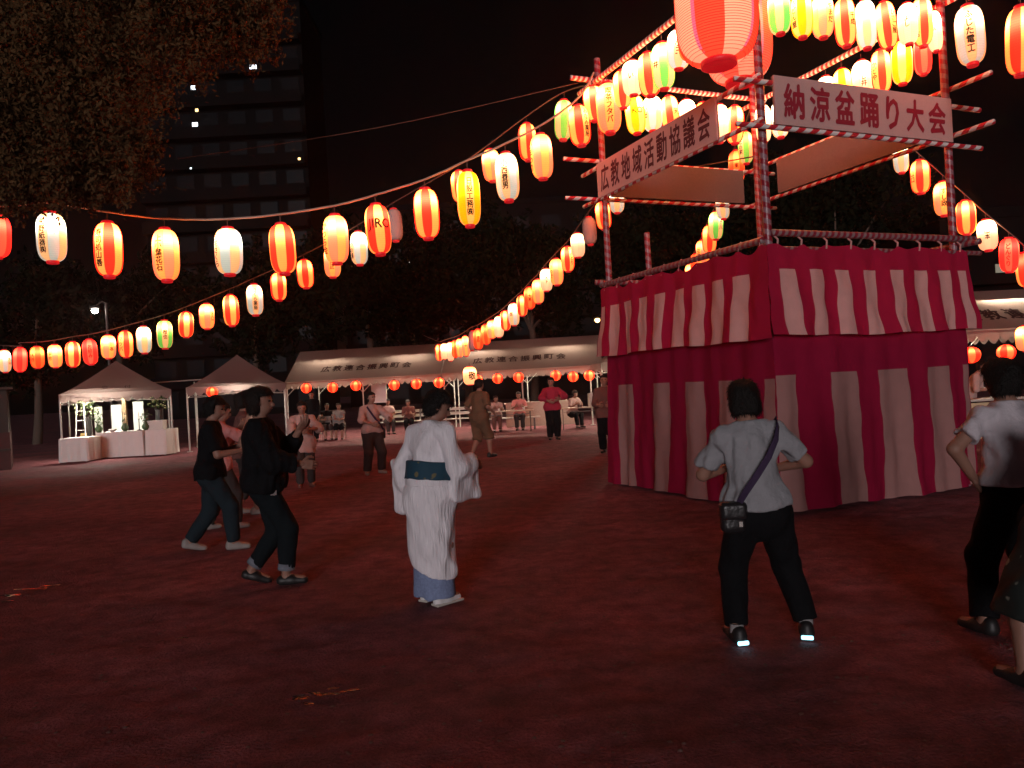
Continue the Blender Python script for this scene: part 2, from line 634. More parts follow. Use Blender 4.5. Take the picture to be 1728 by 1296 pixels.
# ---- name boards: signboards hanging on the rails
def board(name, p, q, z0, z1, s0, s1, off, label, cat, text=None, ink=INK, bold=.012, stretch=1.0, dz=0.0, frame=False):
    d = (q - p).normalized()
    L = (q - p).length
    nrm = Vector((d.y, -d.x, 0)) * off
    a = p + d * (s0 * L) + nrm
    b = p + d * (s1 * L) + nrm
    W = (b - a).length
    c = (a + b) / 2
    t = thing(name, label, cat, (c.x, c.y, (z0 + z1) / 2 + dz), math.atan2(d.y, d.x))
    me = MB().box((0, 0, 0), (W, .022, z1 - z0)).mesh('panel')
    link('panel', me, BOARD if text else BOARD_BACK, t)
    mb = MB()
    for zz in (-(z1 - z0) / 2 + .02, (z1 - z0) / 2 - .02):
        mb.box((0, .026, zz), (W - .01, .03, .035))
    for k in range(5):
        mb.box((-W / 2 + .03 + k * (W - .06) / 4, .026, 0), (.035, .028, z1 - z0 - .09))
    link('batten', mb.mesh('batten'), WOOD, t)
    if text:
        n = len(text)
        cw = (W - .16) / n
        for i, ch in enumerate(text):
            V, F = text_arrays(ch)
            V = V - (V.max(0) + V.min(0)) / 2
            V, F, D = bolden(V, F, bold)
            ext = V.max(0) - V.min(0)
            sx = min(cw * .80, cw * .82 * max(.55, ext[0] / .92)) / max(ext[0], 1e-3)
            sz = (z1 - z0) * .74 * stretch / max(ext[1], .75)
            P = [(-W / 2 + .08 + cw * (i + .5) + x * sx + y * sz * .03, -.0135 - .0004 * dd, y * sz) for (x, y), dd in zip(V, D)]
            me = MB().add(P, F).mesh('character')
            link('character', me, ink, t)
    return t


board('signboard', PL, PC, 4.34, 4.86, .01, .825, .12, 'white signboard with black brush characters on the tower face towards the long lantern string', 'signboard',
      '広教地域活動協議会', INK_DARK_RED, .022)
board('signboard', PC, PR, 4.30, 4.84, .03, .975, .12, 'white signboard with red brush characters on the front of the tower', 'signboard',
      '納涼盆踊り大会', INK_RED, .032)
board('signboard', PL, PB, 4.40, 4.94, .05, .91, -.03, 'plain back of a board on the far tower side behind the black lettered signboard', 'signboard')
board('signboard', PB, PR, 4.46, 5.0, .13, .95, -.03, 'plain back of a board on the far tower side below the red lettered signboard', 'signboard')

# ---------------------------------------------------------------- red and white curtains
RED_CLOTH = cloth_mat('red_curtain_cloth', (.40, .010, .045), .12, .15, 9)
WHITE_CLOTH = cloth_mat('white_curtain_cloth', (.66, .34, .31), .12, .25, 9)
SHADED_WHITE = cloth_mat('shaded_curtain_white', (.34, .165, .15), .06, .25, 9)  # darker white for the less lit lower curtain, shade put into the colour
SHADED_RED = cloth_mat('shaded_curtain_red', (.27, .006, .035), .06, .25, 9)  # red of the lower curtain, darkened the same way for its weaker light


def curtain(p, q, z_top, z_band, z_bot, whites, bulge, label, sag=0.0, nties=8, seed=0, off=.11, extra=0.05, under=False):
    d = (q - p).normalized()
    L = (q - p).length
    nrm = Vector((d.y, -d.x, 0))
    if nrm.y > 0:
        nrm = -nrm
    r = np.random.default_rng(seed)
    cuts = {-extra, L + extra}
    for a, b in whites:
        cuts |= {a, b}
    ss = sorted(cuts)
    cols = []
    for a, b in zip(ss[:-1], ss[1:]):
        k = max(1, int(math.ceil((b - a) / .05)))
        cols += [a + (b - a) * i / k for i in range(k)]
    cols.append(ss[-1])
    rows = [z_top, (z_top * 2 + z_band) / 3, (z_top + 2 * z_band) / 3]
    nb = 16
    rows += [z_band + (z_bot - z_band) * i / nb for i in range(nb + 1)]
    ph = r.uniform(0, 6.28, 8)
    V, F, M = [], [], []
    for j, z in enumerate(rows):
        t = (z_top - z) / (z_top - z_bot)
        for s in cols:
            f = .018 * math.sin(s * 9.1 + ph[0] + t * 1.6) + .017 * math.sin(s * 17 + ph[1] - t * 2.2) + .022 * math.sin(s * 3.7 + ph[2] + 1.1 * t) + .006 * math.sin(s * 31 + 9 * t + ph[7]) + .007 * math.sin(s * 8 - 11 * t + ph[3])
            f *= (.45 + .85 * t)
            o = off + f + bulge * (t ** 1.5)
            if s < 0:
                s = s / extra * o
            elif s > L:
                s = L + (s - L) / extra * o * .9
            zz = z
            if j == 0 and sag:
                u = (s / L * nties) % 1.0
                zz -= sag * math.sin(PI * u) * (.7 + .5 * math.sin(s * 5 + ph[3]))
            zz += t * (.012 * math.sin(s * 2.1 + ph[4]) + .007 * math.sin(s * 6.3 + ph[5]))
            sh = .03 * t * math.sin(s * 2.8 + ph[6] + 2.5 * t) + .008 * math.sin(z * 16 + s * 3 + ph[7])
            w = p + d * (s + sh) + nrm * o
            V.append((w.x, w.y, max(zz, .012)))
    nc = len(cols)
    for j in range(len(rows) - 1):
        for i in range(nc - 1):
            F.append((j * nc + i, j * nc + i + 1, (j + 1) * nc + i + 1, (j + 1) * nc + i))
            mid = (cols[i] + cols[i + 1]) / 2
            M.append(1 if (j >= 3 and any(a < mid < b for a, b in whites)) else 0)
    c = (p + q) / 2
    V = [(x - c.x, y - c.y, z) for x, y, z in V]
    mb = MB().add(V, F)
    mb.M = M
    o = link('festival_curtain', mb.mesh('festival_curtain', True), [RED_CLOTH, WHITE_CLOTH] if sag or z_top > 2.5 else [SHADED_RED, SHADED_WHITE], loc=(c.x, c.y, 0))
    tag(o, label, 'curtain', 'red and white curtains round the stage')
    # cloth ties up to the rail
    if sag:
        for k in range(nties + 1):
            s = min(max(L * k / nties, .03), L - .03)
            w = p + d * s + nrm * (off - .005)
            w2 = p + d * s + nrm * .05
            me = MB().tube([(w.x - c.x, w.y - c.y, z_top - .05), (w.x - c.x + .01, w.y - c.y, z_top + .04), (w2.x - c.x, w2.y - c.y, z_top + .10)], .011, 6).mesh('tie')
            link('tie', me, WHITE_CLOTH, o)
    return o


curtain(PC, PR, 2.99, 2.70, 1.96, [(.02 + .413 * k, .235 + .413 * k) for k in range(7)] + [(2.88, 2.985)], .09,
        'striped curtain hung on the stage rail under the red lettered signboard', .07, 8, 1)
curtain(PC, PL, 2.99, 2.70, 1.95, [(.22 + .405 * k, .455 + .405 * k) for k in range(8)] + [(3.44, 3.52)], .09,
        'striped curtain hung on the stage rail under the black lettered signboard', .07, 9, 2)
curtain(PC, PR, 1.99, 1.53, .02, [(-.04, .24), (.71, 1.14), (1.47, 1.95), (2.27, 2.66), (2.92, 3.0)], .07,
        'tall striped curtain reaching the ground behind the woman in the grey tee', 0, 8, 3, .06)
curtain(PC, PL, 1.99, 1.50, .02, [(-.04, .10), (.6, .9), (1.24, 1.6), (1.95, 2.31), (2.84, 3.27)], .07,
        'tall striped curtain reaching the ground on the shaded side of the stage', 0, 8, 4, .06)
curtain(PR, PB, 2.99, 2.70, .02, [(.2 + .41 * k, .43 + .41 * k) for k in range(8)], .02,
        'striped curtain on the far side of the stage facing the side tent', 0, 8, 5, -.11)
curtain(PL, PB, 2.99, 2.70, .02, [(.2 + .41 * k, .43 + .41 * k) for k in range(7)], .02,
        'striped curtain on the far side of the stage facing the long tents', 0, 8, 6, -.11)

# ---------------------------------------------------------------- paper lanterns
W_ = (1.7, .46, .085)
LANTERN_KIND = {
    'R': ('red and white', lantern_mat('paper_red', W_, (1.9, .045, .018))),
    'O': ('orange', lantern_mat('paper_orange', (1.8, .17, .03), (1.8, .07, .016))),
    'E': ('deep red', lantern_mat('paper_deep_red', (2.4, .11, .05), (2.2, .035, .022), base=.9, hot=3.5)),
    'P': ('peach', lantern_mat('paper_peach', W_, (1.7, .30, .12))),
    'B': ('pale blue and cream', lantern_mat('paper_blue', (1.15, .52, .20), (.54, .55, .44))),
    'W': ('white', lantern_mat('paper_white', (1.35, .66, .33), (1.25, .60, .30), hot=10)),
    'Y': ('yellow', lantern_mat('paper_yellow', (1.6, .56, .10), (1.3, .48, .005))),
    'G': ('green and cream', lantern_mat('paper_green', (1.1, .50, .17), (.17, .58, .07))),
    'C': ('cream', lantern_mat('paper_cream', (1.5, .62, .24), (1.4, .58, .22), hot=2.0, base=.95)),
    'U': ('unlit grey', mat('paper_unlit', (.52, .40, .38), .8, vary=.1)),
}
BRIGHT_KIND = {}
for k_, (nm_, m_) in LANTERN_KIND.items():
    b_ = m_.copy()
    b_.name = m_.name + '_bright'
    for nd_ in b_.node_tree.nodes:
        if nd_.type == 'EMISSION':
            mul = b_.node_tree.nodes.new('ShaderNodeMath')
            mul.operation = 'MULTIPLY'
            mul.inputs[1].default_value = 2.0
            src = nd_.inputs['Strength'].links[0].from_socket
            b_.node_tree.links.new(src, mul.inputs[0])
            b_.node_tree.links.new(mul.outputs[0], nd_.inputs['Strength'])
    BRIGHT_KIND[k_] = b_
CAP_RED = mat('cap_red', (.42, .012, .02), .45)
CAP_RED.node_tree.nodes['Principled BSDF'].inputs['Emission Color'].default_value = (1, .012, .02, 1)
CAP_RED.node_tree.nodes['Principled BSDF'].inputs['Emission Strength'].default_value = .38  # caps emit by themselves, for lantern light shining through the plastic
CAP_DARK = mat('cap_dark', (.06, .012, .02), .5)
WIRE = mat('wire', (.10, .06, .05), .55)
ROPE = mat('bundled_cable', (.42, .30, .24), .6, bump=.4, scale=60)
GLOWCAP = MATS['cap_red']


def lantern_profile(t):
    return .40 + .60 * (1 - abs(2 * t - 1) ** 3.6) ** .5


def shell_mesh(nseg=24, nring=16):
    prof = []
    for i in range(nring + 1):
        t = .5 - .5 * math.cos(PI * i / nring)
        prof.append((.5 * lantern_profile(t), -.45 + .90 * t))
    mb = MB().lathe(prof, nseg)
    return mb


SHELLS = {}
for kk, (_, m_) in LANTERN_KIND.items():
    me_ = shell_mesh().mesh('shade', True)
    me_.materials.append(m_)
    SHELLS[kk] = me_
    me_ = me_.copy()
    me_.materials.clear()
    me_.materials.append(BRIGHT_KIND[kk])
    SHELLS[kk + '*'] = me_
TOPCAP = MB().lathe([(.19, .43), (.225, .44), (.225, .49), (.20, .5), (.10, .5)], 16).mesh('top_cap', True)
BOTCAP = MB().lathe([(.12, -.49), (.20, -.5), (.215, -.49), (.215, -.44), (.19, -.43)], 16).mesh('bottom_cap', True)
TOPCAP.materials.append(CAP_RED)
BOTCAP.materials.append(CAP_RED)
HANGER = MB().tube([(0, 0, .49), (0, 0, .66)], .018, 5).mesh('hanger')
HANGER.materials.append(WIRE)
TEXTMESH = {}


def lantern_text(text, w, h, aspect_key):
    key = (text, aspect_key)
    if key in TEXTMESH:
        return TEXTMESH[key]
    if text.isascii() and len(text) > 2:
        V, F = text_arrays(text)
        V = V - (V.max(0) + V.min(0)) / 2
        V, F, D = bolden(V, F, .022)
        sc = .98 * w / max(V[:, 0].max() - V[:, 0].min(), .1)
        X = V[:, 0] * sc / w; Zz = V[:, 1] * sc * 1.1 / h + .04
    else:
        V, F = text_arrays('\n'.join(text), 0, .95)
        V = V - (V.max(0) + V.min(0)) / 2
        V, F, D = bolden(V, F, .026)
        ext = V.max(0) - V.min(0)
        n = len(text)
        cw = min((.55 if text == '敬' else .29) * w, .68 * h / n * .95)
        X = V[:, 0] * cw / w
        Zz = V[:, 1] / max(ext[1], .1) * min(.66, n * cw * 1.12 / h)
    P = []
    for x, z, dd in zip(X, Zz, D):
        t = min(max((z + .45) / .9, .01), .99)
        r = .5 * lantern_profile(t) + .008 + .0006 * dd
        a = x / .5
        P.append((r * math.sin(a), -r * math.cos(a), z))
    me = MB().add(P, F).mesh('lettering')
    me.materials.append(INK)
    TEXTMESH[key] = me
    return me


ORD = ['first', 'second', 'third', 'fourth', 'fifth', 'sixth', 'seventh', 'eighth', 'ninth', 'tenth', 'eleventh', 'twelfth',
       'thirteenth', 'fourteenth', 'fifteenth', 'sixteenth', 'seventeenth', 'eighteenth', 'nineteenth', 'twentieth',
       'twenty-first', 'twenty-second', 'twenty-third', 'twenty-fourth', 'twenty-fifth']


def lantern(c, w, h, kind, rot=0.0, text=None, label='', group='', lean=0.0, bright=False):
    """c centre of the lantern body, w h its outer size in metres"""
    t = thing('paper_lantern', label, 'lantern', c, 0, group)
    face = -math.atan2(c[0], c[1])
    t.rotation_euler = (lean, lean * .6, face + math.radians(rot))
    t.scale = (w, w, h)
    link('shade', SHELLS[kind + '*' if bright else kind], None, t)
    link('top_cap', TOPCAP, None, t)
    link('bottom_cap', BOTCAP, None, t)
    link('hanger', HANGER, None, t)
    if text:
        o = link('lettering', lantern_text(text, w, h, round(w / h, 1)), None, t)
    return t


def cable(pts, r, label, m=WIRE, name='cable', sub=6, wob=.0):
    """smooth catenary like line through pts"""
    P = [Vector(p) for p in pts]
    out = []
    for i in range(len(P) - 1):
        p0, p1, p2, p3 = P[max(i - 1, 0)], P[i], P[i + 1], P[min(i + 2, len(P) - 1)]
        for k in range(sub):
            t = k / sub
            a = ((-t ** 3 + 2 * t * t - t) / 2, (3 * t ** 3 - 5 * t * t + 2) / 2, (-3 * t ** 3 + 4 * t * t + t) / 2, (t ** 3 - t * t) / 2)
            v = p0 * a[0] + p1 * a[1] + p2 * a[2] + p3 * a[3]
            v = v + Vector((0, 0, random.uniform(-wob, wob)))
            out.append(v)
    out.append(P[-1])
    me = MB().tube(out, r, 6).mesh(name, True)
    return tag(link(name, me, m), label, 'cable')


def string(rows, x0, d0, x1, d1, where, group, step_label, lean=.0):
    """rows ordered as they hang from the tower outwards; depth runs along a straight line in plan"""
    u = lambda x, y: (x - 864 - TILT * (y - 648))
    ua, ub = x0, x1
    tops = []
    for i, r in enumerate(rows):
        x, yt, yb, wpx, kind = r[:5]
        rot = r[5] if len(r) > 5 else random.uniform(-45, 45)
        text = r[6] if len(r) > 6 else None
        yc = (yt + yb) / 2
        k = (x - ua) / (ub - ua)
        d = 1 / ((1 - k) / d0 + k / d1)
        c = at(x, yc, d)
        h, w = (yb - yt) * d / FPX * 1.03, wpx * d / FPX * 1.03 * d / math.hypot(c.x, d)
        lab = f'{LANTERN_KIND[kind][0]} paper lantern, {ORD[i]} {step_label}'
        lantern(c, w, h, kind, rot, text, lab, group, random.uniform(-.07, .07))
        tops.append(c + Vector((0, 0, h * .66)))
    return tops


# --- near string from the tower out over the dance ground
A_ = [(1027, 140, 226, 40, 'P', 4, '喫茶フタバ'), (978, 178, 247, 35, 'R', 42, 'みなみ薬局'), (914, 226, 303, 36, 'P', -70, 'ひまわり'),
      (856, 257, 341, 38, 'B', -12, '小西豊男'), (791, 288, 383, 38, 'Y', 6, '日設工務㈱'), (720, 318, 404, 41, 'R', 45), (638, 344, 431, 41, 'R', 8, 'JIRO'),
      (567, 362, 446, 41, 'P', -62, 'かつら会'), (477, 377, 464, 43, 'R', -8), (386, 384, 465, 46, 'B', -62, '三宅さくら'), (280, 385, 476, 45, 'P', -32, '上小葉花石'),
      (183, 374, 469, 48, 'R', -42, '寿司処山善'), (87, 358, 444, 51, 'B', -38, '矢野紙器㈱'), (-6, 362, 436, 50, 'E', 20)]
tA = string(A_, 1027, 11.0, -6, 10.6, '', 'lanterns on the near string', 'from the tower on the near string')
endA = Vector((-11.5, 10.9, 4.55))
cable([V3(PL, HT) + Vector((-.1, -.3, .05))] + tA[1:] + [endA], .016, 'thick bundled cable carrying the near lantern string', ROPE, wob=.004)

B_ = [(951, 169, 237, 30, 'G', 50, '松雨月'), (890, 208, 272, 29, 'R', -30), (829, 252, 307, 29, 'P', 65, 'うどん'), (776, 288, 342, 28, 'R', 30), (666, 352, 408, 26, 'U', 20),
      (606, 390, 448, 28, 'B', -60, 'まつの湯'), (561, 415, 469, 27, 'P', -5, '野上正'), (515, 438, 487, 27, 'R', 45), (470, 460, 508, 26, 'R', -30), (430, 479, 533, 27, 'B', 4, 'さくら薬局'),
      (390, 497, 551, 26, 'R', 15), (349, 512, 556, 25, 'P', 50, '水口'), (314, 526, 570, 25, 'R', 5), (278, 540, 589, 26, 'G', 3, '橙也'),
      (243, 550, 597, 25, 'B', 4), (212, 558, 604, 25, 'R', -38, 'マツバ'), (183, 565, 606, 25, 'P', 25, '川本'), (152, 572, 616, 25, 'E', 0, 'お好み'),
      (123, 576, 620, 25, 'R', -15), (93, 581, 621, 24, 'P', -45, '中村'), (63, 584, 622, 24, 'O', -40, '大西'), (34, 586, 628, 24, 'E', 40), (8, 590, 629, 22, 'B', 50, '丸山')]
tB = string(B_, 951, 12.4, 8, 22.0, '', 'lanterns on the far string', 'from the tower on the far string')
endB = at(-260, 560, 25)
cable([V3(PL, HT) + Vector((-.05, .1, .05))] + tB + [endB], .012, 'thin cable carrying the far lantern string', WIRE)

C_ = [(1041, 316, 360, 24, 'B', 0, '余'), (1018, 340, 388, 25, 'R', 40), (995, 366, 414, 23, 'U'), (975, 393, 435, 23, 'W'), (958, 416, 459, 22, 'R', 40, 'みどり'),
      (939, 436, 482, 22, 'P', -50, 'ひので'), (922, 453, 492, 20, 'W', 0, '木下'), (908, 471, 513, 19, 'P'), (894, 484, 522, 18, 'O', 0, '大黒'), (881, 498, 534, 17, 'R'),
      (867, 511, 550, 18, 'B', -30, '西'), (853, 524, 558, 17, 'R'), (842, 533, 570, 16, 'W'), (830, 540, 572, 16, 'P'), (820, 547, 582, 15, 'O'), (807, 555, 590, 16, 'O', 0, '福助'),
      (797, 558, 592, 13, 'U'), (786, 566, 602, 13, 'P', 0, '中'), (776, 571, 603, 12, 'P'), (768, 574, 604, 12, 'O'), (760, 577, 610, 12, 'W'), (750, 579, 607, 12, 'W'), (741, 581, 609, 12, 'R')]
tC = string(C_, 1041, 15.5, 741, 26.0, '', 'lanterns on the string to the tents', 'from the tower on the string to the tents')
cable([V3(PB, 5.2)] + tC + [at(715, 566, 27.2)], .012, 'cable dipping from the tower to the long tents', WIRE)

D_ = [(1258, 222, 277, 25, 'G', -40, '松の家'), (1243, 254, 310, 26, 'O', 0, '東'), (1219, 325, 371, 22, 'B', 0, '岸'), (1208, 357, 405, 24, 'G', 45, '西川'), (1197, 380, 427, 24, 'R', 50),
      (1186, 405, 446, 22, 'P', -40, '田中'), (1175, 428, 466, 20, 'O', 10), (1166, 445, 480, 18, 'P')]
tD = string(D_, 1258, 13.6, 1166, 20.0, '', 'lanterns on the string behind the stage', 'from the tower on the string behind the stage')
cable([V3(PB, HT)] + tD + [at(1140, 500, 23)], .012, 'cable sinking behind the stage rail', WIRE)

E_ = [(1520, 240, 293, 26, 'B', 0), (1553, 270, 327, 33, 'R', -50, '山口'), (1593, 306, 365, 35, 'P', 0, 'すし政'), (1630, 338, 397, 34, 'R', 0), (1666, 370, 424, 34, 'W', 0, '山本'),
      (1703, 401, 460, 34, 'E', -5, 'どんぐり'), (1731, 426, 485, 34, 'R', 20)]
tE = string(E_, 1520, 15.0, 1731, 14.4, '', 'lanterns on the string to the side tent', 'along the string behind the right tower post')
cable([at(1480, 215, 15)] + tE + [at(1800, 490, 14.2)], .012, 'cable running down behind the right tower post', WIRE)

F_ = [(1637, 8, 112, 50, 'B', 0, 'ふじた電工'), (1722, 12, 127, 52, 'R', 25)]
tF = string(F_, 1637, 8.9, 1722, 8.1, '', 'lanterns on the short outer string', 'on the string leaving the right tower post')
cable([V3(PR, HT)] + tF + [at(1850, 60, 7.4), at(2050, 40, 6.6)], .012, 'cable leaving the top of the right tower post', WIRE)
cable([at(300, 268, 13.5), at(640, 215, 12.6), V3(PL, 6.2)], .005, 'thin bare guy wire above the near lantern string', WIRE)


# --- lanterns under the tower beams
def face_depth(x, y, p, q, off):
    d = (q - p).normalized()
    nrm = Vector((d.y, -d.x, 0))
    o = p + nrm * off
    u = (x - 864 - TILT * (y - 648)) / NRM / FPX            # X = u * Y
    # (o + s d).x = u (o + s d).y
    s = (u * o.y - o.x) / (d.x - u * d.y)
    return (o + d * s).y


def beam_row(rows, p, q, off, group, step_label):
    for i, r in enumerate(rows):
        x, yt, yb, wpx, kind = r[:5]
        rot = r[5] if len(r) > 5 else random.uniform(-45, 45)
        text = r[6] if len(r) > 6 else None
        d = face_depth(x, (yt + yb) / 2, p, q, off)
        c = at(x, (yt + yb) / 2, d)
        lantern(c, wpx * d / FPX * d / math.hypot(c.x, d), (yb - yt) * d / FPX, kind, rot, text,
                f'{LANTERN_KIND[kind][0]} paper lantern, {ORD[i]} {step_label}', group, random.uniform(-.07, .07), True)


beam_row([(1002, 145, 206, 34, 'R', 45), (1050, 119, 184, 31, 'R', -45), (1068, 102, 163, 36, 'W', -10, 'い'), (1095, 88, 165, 37, 'R', 40), (1119, 72, 152, 39, 'G', -40, '井'),
          (1145, 50, 118, 39, 'B', 0, '小三'), (1163, 28, 104, 39, 'O', 20)],
         PL, PC, .12, 'lanterns under the tower beams', 'from the rear post under the near side beam')
beam_row([(1072, 160, 228, 33, 'Y', 40, 'KOTS'), (1101, 161, 224, 33, 'B', -45, '小出'), (1131, 161, 226, 31, 'R', 40, '天'), (1160, 167, 230, 31, 'W'), (1187, 172, 236, 31, 'R'), (1214, 176, 242, 31, 'W'), (1240, 178, 244, 31, 'R', 40)],
         PL, PB, -.02, 'lanterns under the tower beams', 'from the rear post under the far side beam')
beam_row([(1315, -18, 60, 39, 'G', 0), (1353, -12, 66, 38, 'Y', -45, 'うどん屋'), (1388, -10, 66, 38, 'P', 45, 'やまだ'), (1426, -4, 81, 37, 'R', 45, '千成'), (1461, -1, 85, 36, 'B', 5), (1496, 1, 86, 35, 'R', 45, 'ひさご屋'),
          (1532, 4, 78, 35, 'W', -5, 'よし'), (1556, -4, 80, 37, 'R', -32, 'クスA商店'), (1577, 16, 90, 26, 'W', 0, 'ス')],
         PC, PR, .12, 'lanterns under the tower beams', 'from the front corner under the front beam')
beam_row([(1557, 58, 128, 31, 'E', 10), (1522, 68, 144, 37, 'Y', 0), (1487, 84, 158, 35, 'R', -40, 'かどや'), (1456, 101, 170, 36, 'W', 5, 'いし井'), (1423, 115, 182, 33, 'Y', 40), (1395, 128, 195, 34, 'W'), (1316, 170, 234, 30, 'B', 0), (1288, 176, 242, 26, 'W', -30, '己')],
         PR, PB, -.02, 'lanterns under the tower beams', 'from the right post under the back beam')

# --- two big lanterns on the front corner
BIG = lantern_mat('paper_big', (1.8, .46, .25), (2.0, .085, .035), hot=2.0, base=.82, panels=8, ribs=.001, ribdark=0, edge=False, bulbz=.3)
BIG2 = lantern_mat('paper_big_pink', (1.7, .40, .22), (1.7, .13, .07), hot=2.0, base=.75, panels=8, ribs=.001, ribdark=0, edge=False, bulbz=.3)
RIBM = mat('bamboo_rib', (.30, .03, .02), .7)
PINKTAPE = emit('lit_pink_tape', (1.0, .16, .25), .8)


def big_lantern(c, w, h, m, rot, label):
    t = thing('big_paper_lantern', label, 'lantern', c, 0, 'big lanterns on the tower corner')
    t.rotation_euler = (0, 0, math.radians(rot) - math.atan2(c[0], c[1]))
    me = shell_mesh(48, 30)
    me.V = [(x * w, y * w, z * h) for x, y, z in me.V]
    # object space must stay unit sized for the paper shader, so scale the object instead
    me = shell_mesh(48, 30).mesh('shade', True)
    o = link('shade', me, m, t)
    o.scale = (w, w, h)
    mb = MB()
    nr = 44
    for i in range(1, nr):
        tt = i / nr
        r = .5 * w * lantern_profile(tt) + .0012
        z = (-.45 + .9 * tt) * h
        mb.tube([(r * math.cos(a), r * math.sin(a), z) for a in [2 * PI * k / 40 for k in range(41)]], .0026, 4, False)
    tag(link('rib', mb.mesh('rib'), RIBM, t), kind='stuff')
    for k in range(4):
        a0 = (k + .5) * PI / 2 - PI / 8 + .02
        vs, fs = [], []
        for i in range(31):
            tt = .02 + .96 * i / 30
            r = .5 * w * lantern_profile(tt) + .002
            z = (-.45 + .9 * tt) * h
            for a in (a0 - .05, a0 + .05):
                vs.append((r * math.sin(a), -r * math.cos(a), z))
        for i in range(30):
            fs.append((2 * i, 2 * i + 1, 2 * i + 3, 2 * i + 2))
        link('stripe_tape', MB().add(vs, fs).mesh('stripe_tape'), PINKTAPE, t)
    rr = .5 * w * .42
    me = MB().lathe([(rr * .85, -.45 * h - .02), (rr * .97, -.45 * h - .055), (rr * 1.05, -.45 * h - .05), (rr * 1.07, -.45 * h + .01), (rr * .9, -.45 * h + .02)], 32).mesh('bottom_cap', True)
    link('bottom_cap', me, CAP_RED, t)
    me = MB().lathe([(rr * .9, .45 * h - .02), (rr * 1.07, .45 * h), (rr * 1.05, .45 * h + .06), (rr * .5, .45 * h + .06)], 32).mesh('top_cap', True)
    link('top_cap', me, CAP_RED, t)
    link('hanger', MB().tube([(0, 0, .45 * h), (0, 0, .45 * h + .3)], .008, 6).mesh('hanger'), WIRE, t)
    return t


cb = at(1210, 108, 8.15)
big_lantern((cb.x + .02, cb.y, cb.z + .60), .86, 1.28, BIG, 34, 'huge red and cream ribbed lantern hanging foremost at the tower corner')
cb = at(1246, 138, 9.05)
big_lantern((cb.x + .02, cb.y, cb.z + .56), .78, 1.22, BIG2, 20, 'big pink ribbed lantern half hidden behind the huge one at the tower corner')

# ---------------------------------------------------------------- tents
TENT = cloth_mat('tent_canvas', (.24, .17, .15), .38, .25, 3, .06)
TENT_WARM = cloth_mat('tent_canvas_pale', (.24, .175, .16), .36, .25, 3, .06)
STEEL = mat('galvanised_pipe', (.45, .42, .38), .45, .35)
TUBE = emit('tube_light', (1.0, .90, .68), 850.0)
TUBE_W = emit('tube_light_cool', (1.0, .95, .80), 800.0)
WHITE_PLASTIC = mat('white_plastic', (.7, .68, .64), .5)


def scallop(p, q, z_top, drop, n, name, m, parent, wob=.0):
    """hanging valance with a scalloped lower edge"""
    p, q = Vector(p), Vector(q)
    vs, fs = [], []
    k = n * 6
    for i in range(k + 1):
        t = i / k
        c = p.lerp(q, t)
        z = z_top - drop * (.55 + .45 * abs(math.sin(PI * t * n)))
        y = .015 * math.sin(t * n * 2.1)
        vs += [(c.x, c.y, z_top), (c.x, c.y + y, z)]
    for i in range(k):
        fs.append((2 * i, 2 * i + 2, 2 * i + 3, 2 * i + 1))
    return link(name, MB().add(vs, fs).mesh(name, True), m, parent)


def sag_panel(a, b, c, d, sag, n=10):
    """quad patch a-b (ridge) d-c (eave) sagging a little"""
    a, b, c, d = map(Vector, (a, b, c, d))
    vs, fs = [], []
    for j in range(n + 1):
        v = j / n
        for i in range(n + 1):
            u = i / n
            p = a.lerp(b, u).lerp(d.lerp(c, u), v)
            s = sag * math.sin(PI * v) * (.6 + .4 * abs(math.sin(PI * u * 3)))
            vs.append((p.x, p.y, p.z - s))
    for j in range(n):
        for i in range(n):
            k = j * (n + 1) + i
            fs.append((k, k + 1, k + n + 2, k + n + 1))
    return vs, fs


def tube_lamp(p, length, rz, label, m=TUBE, group='tube lamps under the tents'):
    t = thing('tube_lamp', label, 'lamp', p, rz, group)
    link('fixture', MB().box((0, 0, .035), (length, .15, .03)).mesh('fixture'), WHITE_PLASTIC, t)
    me = MB().tube([(-length / 2 + .03, 0, 0), (length / 2 - .03, 0, 0)], .016, 8).mesh('tube')
    link('tube', me, m, t)
    return t


